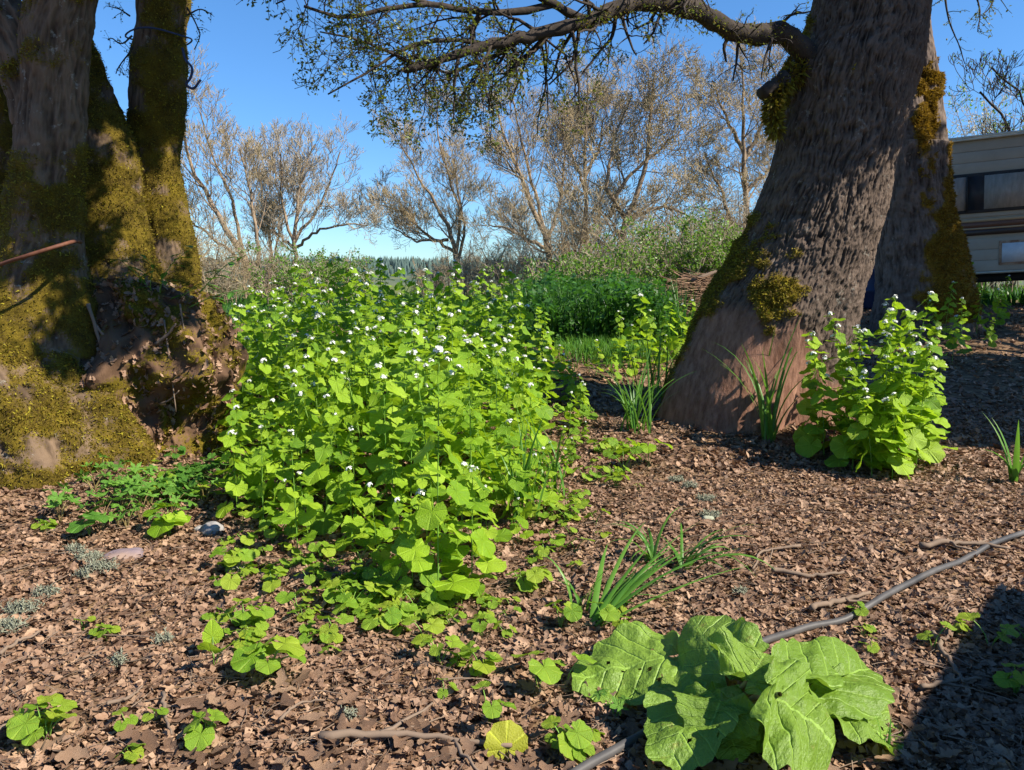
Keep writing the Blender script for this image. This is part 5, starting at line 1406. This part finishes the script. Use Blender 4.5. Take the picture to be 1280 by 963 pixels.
bare_tree('bare_tree', 'tall budding tree nearest the left edge of the leaning oak', 28, [[(938, 345), (934, 290), (931, 230), (929, 180), (928, 120), (925, 70)], [(918, 290), (905, 250), (890, 215), (880, 190)], [(931, 200), (950, 160), (962, 120), (970, 90)], [(930, 190), (905, 140), (890, 100)], [(934, 285), (925, 300), (918, 290)], [(933, 240), (960, 215), (975, 200)]], 8, n=(11, 7, 5, 4), L=(1.7, 1.0, .5, .3), t0=.25, spread=.9, buds=9000, rr0=.17, up=.25)
# tan thickets
def thicket(name, label, px, Yd, wd, H, seed, mat='bare_twig', stems=26, buds=1500, budmat='bud', group=None, bsz=(.02, .05), cat='shrub'):
    r_ = np.random.default_rng(seed)
    x0 = (px - 640) / FPX * Yd; org = np.array([x0, Yd, float(hgt(x0, Yd))])
    root = empty(name, org, label, cat, group)
    bx_ = r_.normal(0, wd * .28, (stems, 2)); lean = r_.normal(0, .28, (stems, 2)); Hs = H * r_.uniform(.55, 1.1, stems)
    t = np.linspace(0, 1, 8)
    P = np.stack([bx_[:, :1] + lean[:, :1] * Hs[:, None] * t ** 1.5, bx_[:, 1:] + lean[:, 1:] * Hs[:, None] * t ** 1.5, Hs[:, None] * t - .05], -1) + np.cumsum(r_.normal(0, .02, (stems, 8, 3)), 1)
    R_ = 0.016 * np.linspace(1, .4, 8)[None] * r_.uniform(.6, 1.4, (stems, 1))
    sm = MB(); tm = MB(); V, F = tubes(P, R_, 4); sm.add(V, F)
    P1, R1 = children_of(P, R_, 9, H * .28, r_, 6, .15, 1, .7, -.3, .2, .6); P2, R2 = children_of(P1, R1, 6, H * .13, r_, 4, .1, 1, .8, 0, .2, .6)
    for a_, b_ in ((P1, R1), (P2, R2)): V, F = tubes(a_, np.maximum(b_, .005), 3); tm.add(V, F)
    sm.build('stems', M['bare'], root); tm.build('twigs', M[mat], root).__setitem__('kind', 'stuff')
    if buds:
        lv = MB(); leafspray(lv, P2, buds, bsz, r_, 1.0); lv.build('leaves', M[budmat], root, smooth=False).__setitem__('kind', 'stuff')
    return root
TG = 'tan leafless thickets under the bare trees'
for k, (px, Yd, wd, H) in enumerate([(232, 22, 1.6, 2.6), (262, 23, 1.6, 2.4), (300, 24, 1.6, 2.2), (335, 25, 1.4, 1.9), (395, 27, 1.4, 1.0), (545, 30, 1.6, 1.4), (580, 28, 2.2, 2.0), (612, 26, 2.0, 2.2), (650, 25, 1.8, 2.4), (700, 24, 1.8, 3.3), (725, 23, 1.8, 3.5), (750, 24, 1.6, 3.2), (790, 22, 1.6, 2.8), (840, 24, 2.0, 2.8), (880, 25, 2.0, 2.8), (920, 24, 1.8, 2.9), (960, 24, 1.8, 2.6), (985, 23, 1.6, 2.4)]):
    thicket('bare_thicket', 'tan leafless thicket of thin upright stems under the bare trees', px, Yd, wd, H, 700 + k, ['bare_twig', 'bare_grey'][k % 2], 24, 900, group=TG)
GG = 'leafing green shrubs beyond the grass bank'
GLAB = ['green shrub behind the left end of the brush pile', 'leafing shrub behind the middle of the brush pile', 'tall green shrub behind the right end of the brush pile', 'tallest green shrub between brush pile and leaning oak', 'green shrub under the bare tree nearest the oak', 'green shrub half hidden by the left flank of the oak', 'bushy green shrub right of the straight pale trunk', 'green shrub far behind the top of the patch in front of the hills', 'green shrub at the foot of the small round crowned bare tree', 'dark green shrub on the right part of the grass bank', 'dark green shrub on the middle of the grass bank', 'dark green shrub on the left part of the grass bank']
for k, (px, Yd, wd, H, nb) in enumerate([(790, 18, 1.6, 1.9, 3500), (820, 17, 1.6, 2.1, 4500), (852, 17, 1.6, 2.4, 5500), (885, 18, 1.6, 2.5, 5500), (915, 17, 1.5, 2.2, 4500), (940, 18, 1.5, 2.0, 4000), (400, 21, 1.8, 1.7, 5000), (432, 23, 1.6, 1.6, 4500), (375, 20, 1.4, 1.6, 3500), (760, 15, 1.3, 1.5, 3500), (735, 14, 1.2, 1.35, 3000), (700, 15, 1.4, 1.3, 3000)]):
    thicket('green_shrub', GLAB[k], px, Yd, wd, H * (.8 if k < 6 else .9), 760 + k, 'bare_grey', 22, nb, 'shrubleaf', GG, (.035, .085))
thicket('green_shrub', 'bright green shrub seen low in the gap between the two trunks', 1088, 18, 1.5, 2.6, 790, 'bare_grey', 22, 5000, 'shrubleaf', None, (.04, .09))
# shrubs and thin twigs over the camper roof
for k, (px, H, bm_, lab) in enumerate([(1205, 4.2, 'blossom', 'pale blossoming shrub over the left end of the camper roof'), (1262, 4.7, 'shrubleaf', 'dark leafy shrub over the right end of the camper roof'), (1300, 5.2, 'shrubleaf', 'taller leafy shrub at the right edge over the camper'), (1235, 4.3, 'blossom', 'grey blossoming shrub over the middle of the camper roof')]):
    thicket('tall_shrub', lab, px, 19 + k * .5, 2.2, H, 800 + k, 'bare_grey', 26, 4500, bm_, None, (.04, .10))
bare_tree('bare_tree', 'thin twiggy tree sticking up behind the camper at the right edge', 17, [[(1290, 345), (1275, 220), (1255, 150), (1225, 115)], [(1285, 300), (1290, 180), (1270, 110), (1240, 85)], [(1290, 300), (1300, 160), (1295, 90)]], 9, n=(6, 4, 3, 2), L=(1.0, .6, .3, .2), t0=.4, spread=.7, buds=500, rr0=.05, bark='limb', tw_mat='limb', budmat='shrubleaf')

# ================================================================== far hills woodland
r = np.random.default_rng(901)
n = 9000
x = r.uniform(-1400, 1500, n); y = r.uniform(900, 1750, n); z = hgt(x, y)
keep = fbm(np.stack([x, y, 0 * x], -1) * .006, 3, 5) > -0.28; x, y, z = x[keep], y[keep], z[keep]; n = len(x)
H = r.uniform(6, 17, n); W_ = H * r.uniform(.16, .28, n); an = np.arange(6) * PI / 3
ring = np.stack([np.cos(an), np.sin(an), 0 * an], -1)
V = np.concatenate([np.stack([x, y, z - 1], -1)[:, None, :] + ring[None] * W_[:, None, None], (np.stack([x, y, z + H * .45], -1))[:, None, :] + ring[None] * (W_ * .55)[:, None, None], np.stack([x, y, z + H], -1)[:, None, :]], 1)
j = np.arange(6); b = (np.arange(n) * 13)[:, None, None]
F4 = (np.stack([j, (j + 1) % 6, 6 + (j + 1) % 6, 6 + j], -1)[None] + b).reshape(-1, 4); F3 = (np.stack([6 + j, 6 + (j + 1) % 6, 12 + 0 * j], -1)[None] + b).reshape(-1, 3)
tag(mk('distant_conifers', V.reshape(-1, 3), [F4, F3], M['conifer'], smooth=False), 'dark conifer woods on the far hills', kind='stuff')

# ================================================================== trees and shed added out of view to cast shade into the scene
rr = np.random.default_rng(950)
def shade_tree(x, y, label, clumps, nleaf, lsize=(.06, .13), tr=.22, mat='shrubleaf'):  # unseen tree put in for the shade of its dense crown
    b = np.array([x, y, float(hgt(x, y))]); t_ = empty('added_shade_tree', b, label, 'oak tree')
    top = b + [0.1, 0, 3.0]
    S_ = spline(np.array([b - [0, 0, .1], b + [.05, .05, 1.5], top, top + [0.2, 0.1, 2.0]]), 14)
    mb = MB(); V, F = tubes(S_ - b, np.linspace(tr, tr * .4, 14), 14, True); mb.add(V, F); mb.build('trunk', M['limb'], t_)
    crown(t_, b, top, clumps, rr, nleaf, lsize, mat, .09)
shade_tree(9.6, 6.4, 'unseen leafy tree added outside the right edge to shade the ground', [(8.6, 6.4, 3.2, 1.5, 1), (9.6, 7.6, 4.2, 1.6, 1), (10.4, 5.6, 3.6, 1.6, 1), (9.0, 5.8, 4.6, 1.5, .8), (11.3, 8.3, 5.4, 1.8, 1), (10.8, 7.4, 6.6, 1.8, .8), (8.0, 4.6, 3.8, 1.1, 1), (8.7, 5.0, 4.7, 1.1, 1), (7.6, 5.4, 3.4, .9, .9), (9.3, 4.5, 5.3, 1.1, .9)], 4200, (.09, .17))
shade_tree(11.6, 10.2, 'unseen leafy tree added outside the right edge to shade the camper', [(10.3, 11.0, 4.2, 1.3, 1), (10.6, 10.7, 5.6, 1.3, 1), (11.8, 10.2, 4.6, 1.4, 1), (10.0, 11.6, 3.4, 1.2, 1), (12.4, 10.8, 6.4, 1.6, 1)], 3800, (.09, .17))
sh = empty('added_shadow_shed', (3.2, 0.4, float(hgt(3.2, .4))), 'unseen plank shed added outside the right edge to cast a ground shadow', 'shed')  # added only to throw the straight-edged shadow at the lower right
A_ = np.array([1.90, 0.36]); B_ = np.array([3.52, 2.18]); d_ = norm(B_ - A_); p_ = np.array([d_[1], -d_[0]]); Lw = np.linalg.norm(B_ - A_)
so_ = np.array([3.2, .4])
Rz = np.array([[d_[0], p_[0], 0], [d_[1], p_[1], 0], [0, 0, 1]])
M['plank'] = simple('grey_plank', (0.12, 0.09, 0.07), (0.25, 0.2, 0.16), 5, 0.85, 0.002)
for k in range(16):
    mb = MB(); c2 = A_ + d_ * (k + .5) * Lw / 16 - so_; box(mb, (*c2, .76), (Lw / 16 - .006, .03, 1.52), Rz); mb.build('plank', M['plank'], sh, smooth=False)
    mb = MB(); c2 = A_ + d_ * (k + .5) * Lw / 16 + p_ * 1.8 - so_; box(mb, (*c2, .66), (Lw / 16 - .006, .03, 1.32), Rz); mb.build('plank', M['plank'], sh, smooth=False)
for e_ in (0, Lw):
    for k in range(12):
        mb = MB(); c2 = A_ + d_ * e_ + p_ * (k + .5) * .15 - so_; box(mb, (*c2, .66), (.03, .144, 1.32), Rz); mb.build('plank', M['plank'], sh, smooth=False)
mb = MB(); c2 = (A_ + B_) / 2 + p_ * .9 - so_; box(mb, (*c2, 1.55), (Lw + .1, 2.0, .05), Rz); mb.build('roof', M['plank'], sh, smooth=False)

# broad leaved weeds growing up through the grass bank
r = np.random.default_rng(977)
n = 16000
x = r.uniform(0.0, 2.1, n); y = r.uniform(9.2, 13.2, n)
keep = r.random(n) < (sstep(0, .4, x) * (1 - sstep(1.7, 2.1, x)) * (0.35 + 0.65 * sstep(-.1, .25, fbm(np.stack([x, y, 0 * x], -1) * 1.2, 2, 4))))
x, y = x[keep], y[keep]; n = len(x)
z = hgt(x, y) + r.random(n) ** .6 * (0.55 + .55 * (0.5 + 0.5 * fbm(np.stack([x, y, 0 * x], -1) * 1.7, 2, 6)))
mb = MB(); T = (np.array([[0, 0, 0], [.36, .4, .08], [0, 1, -.05], [-.36, .4, .08]]), np.array([[0, 1, 2, 3]]))
scatter(mb, T, np.stack([x, y, z], -1), r.uniform(.035, .10, n), rotmats(r.uniform(0, 6.28, n), r.normal(0, .5, n), r.normal(0, .5, n)))
tag(mb.build('bank_weeds', M['bankgrass'], smooth=False), 'dark green leafy weeds among the grass of the bank', kind='stuff')
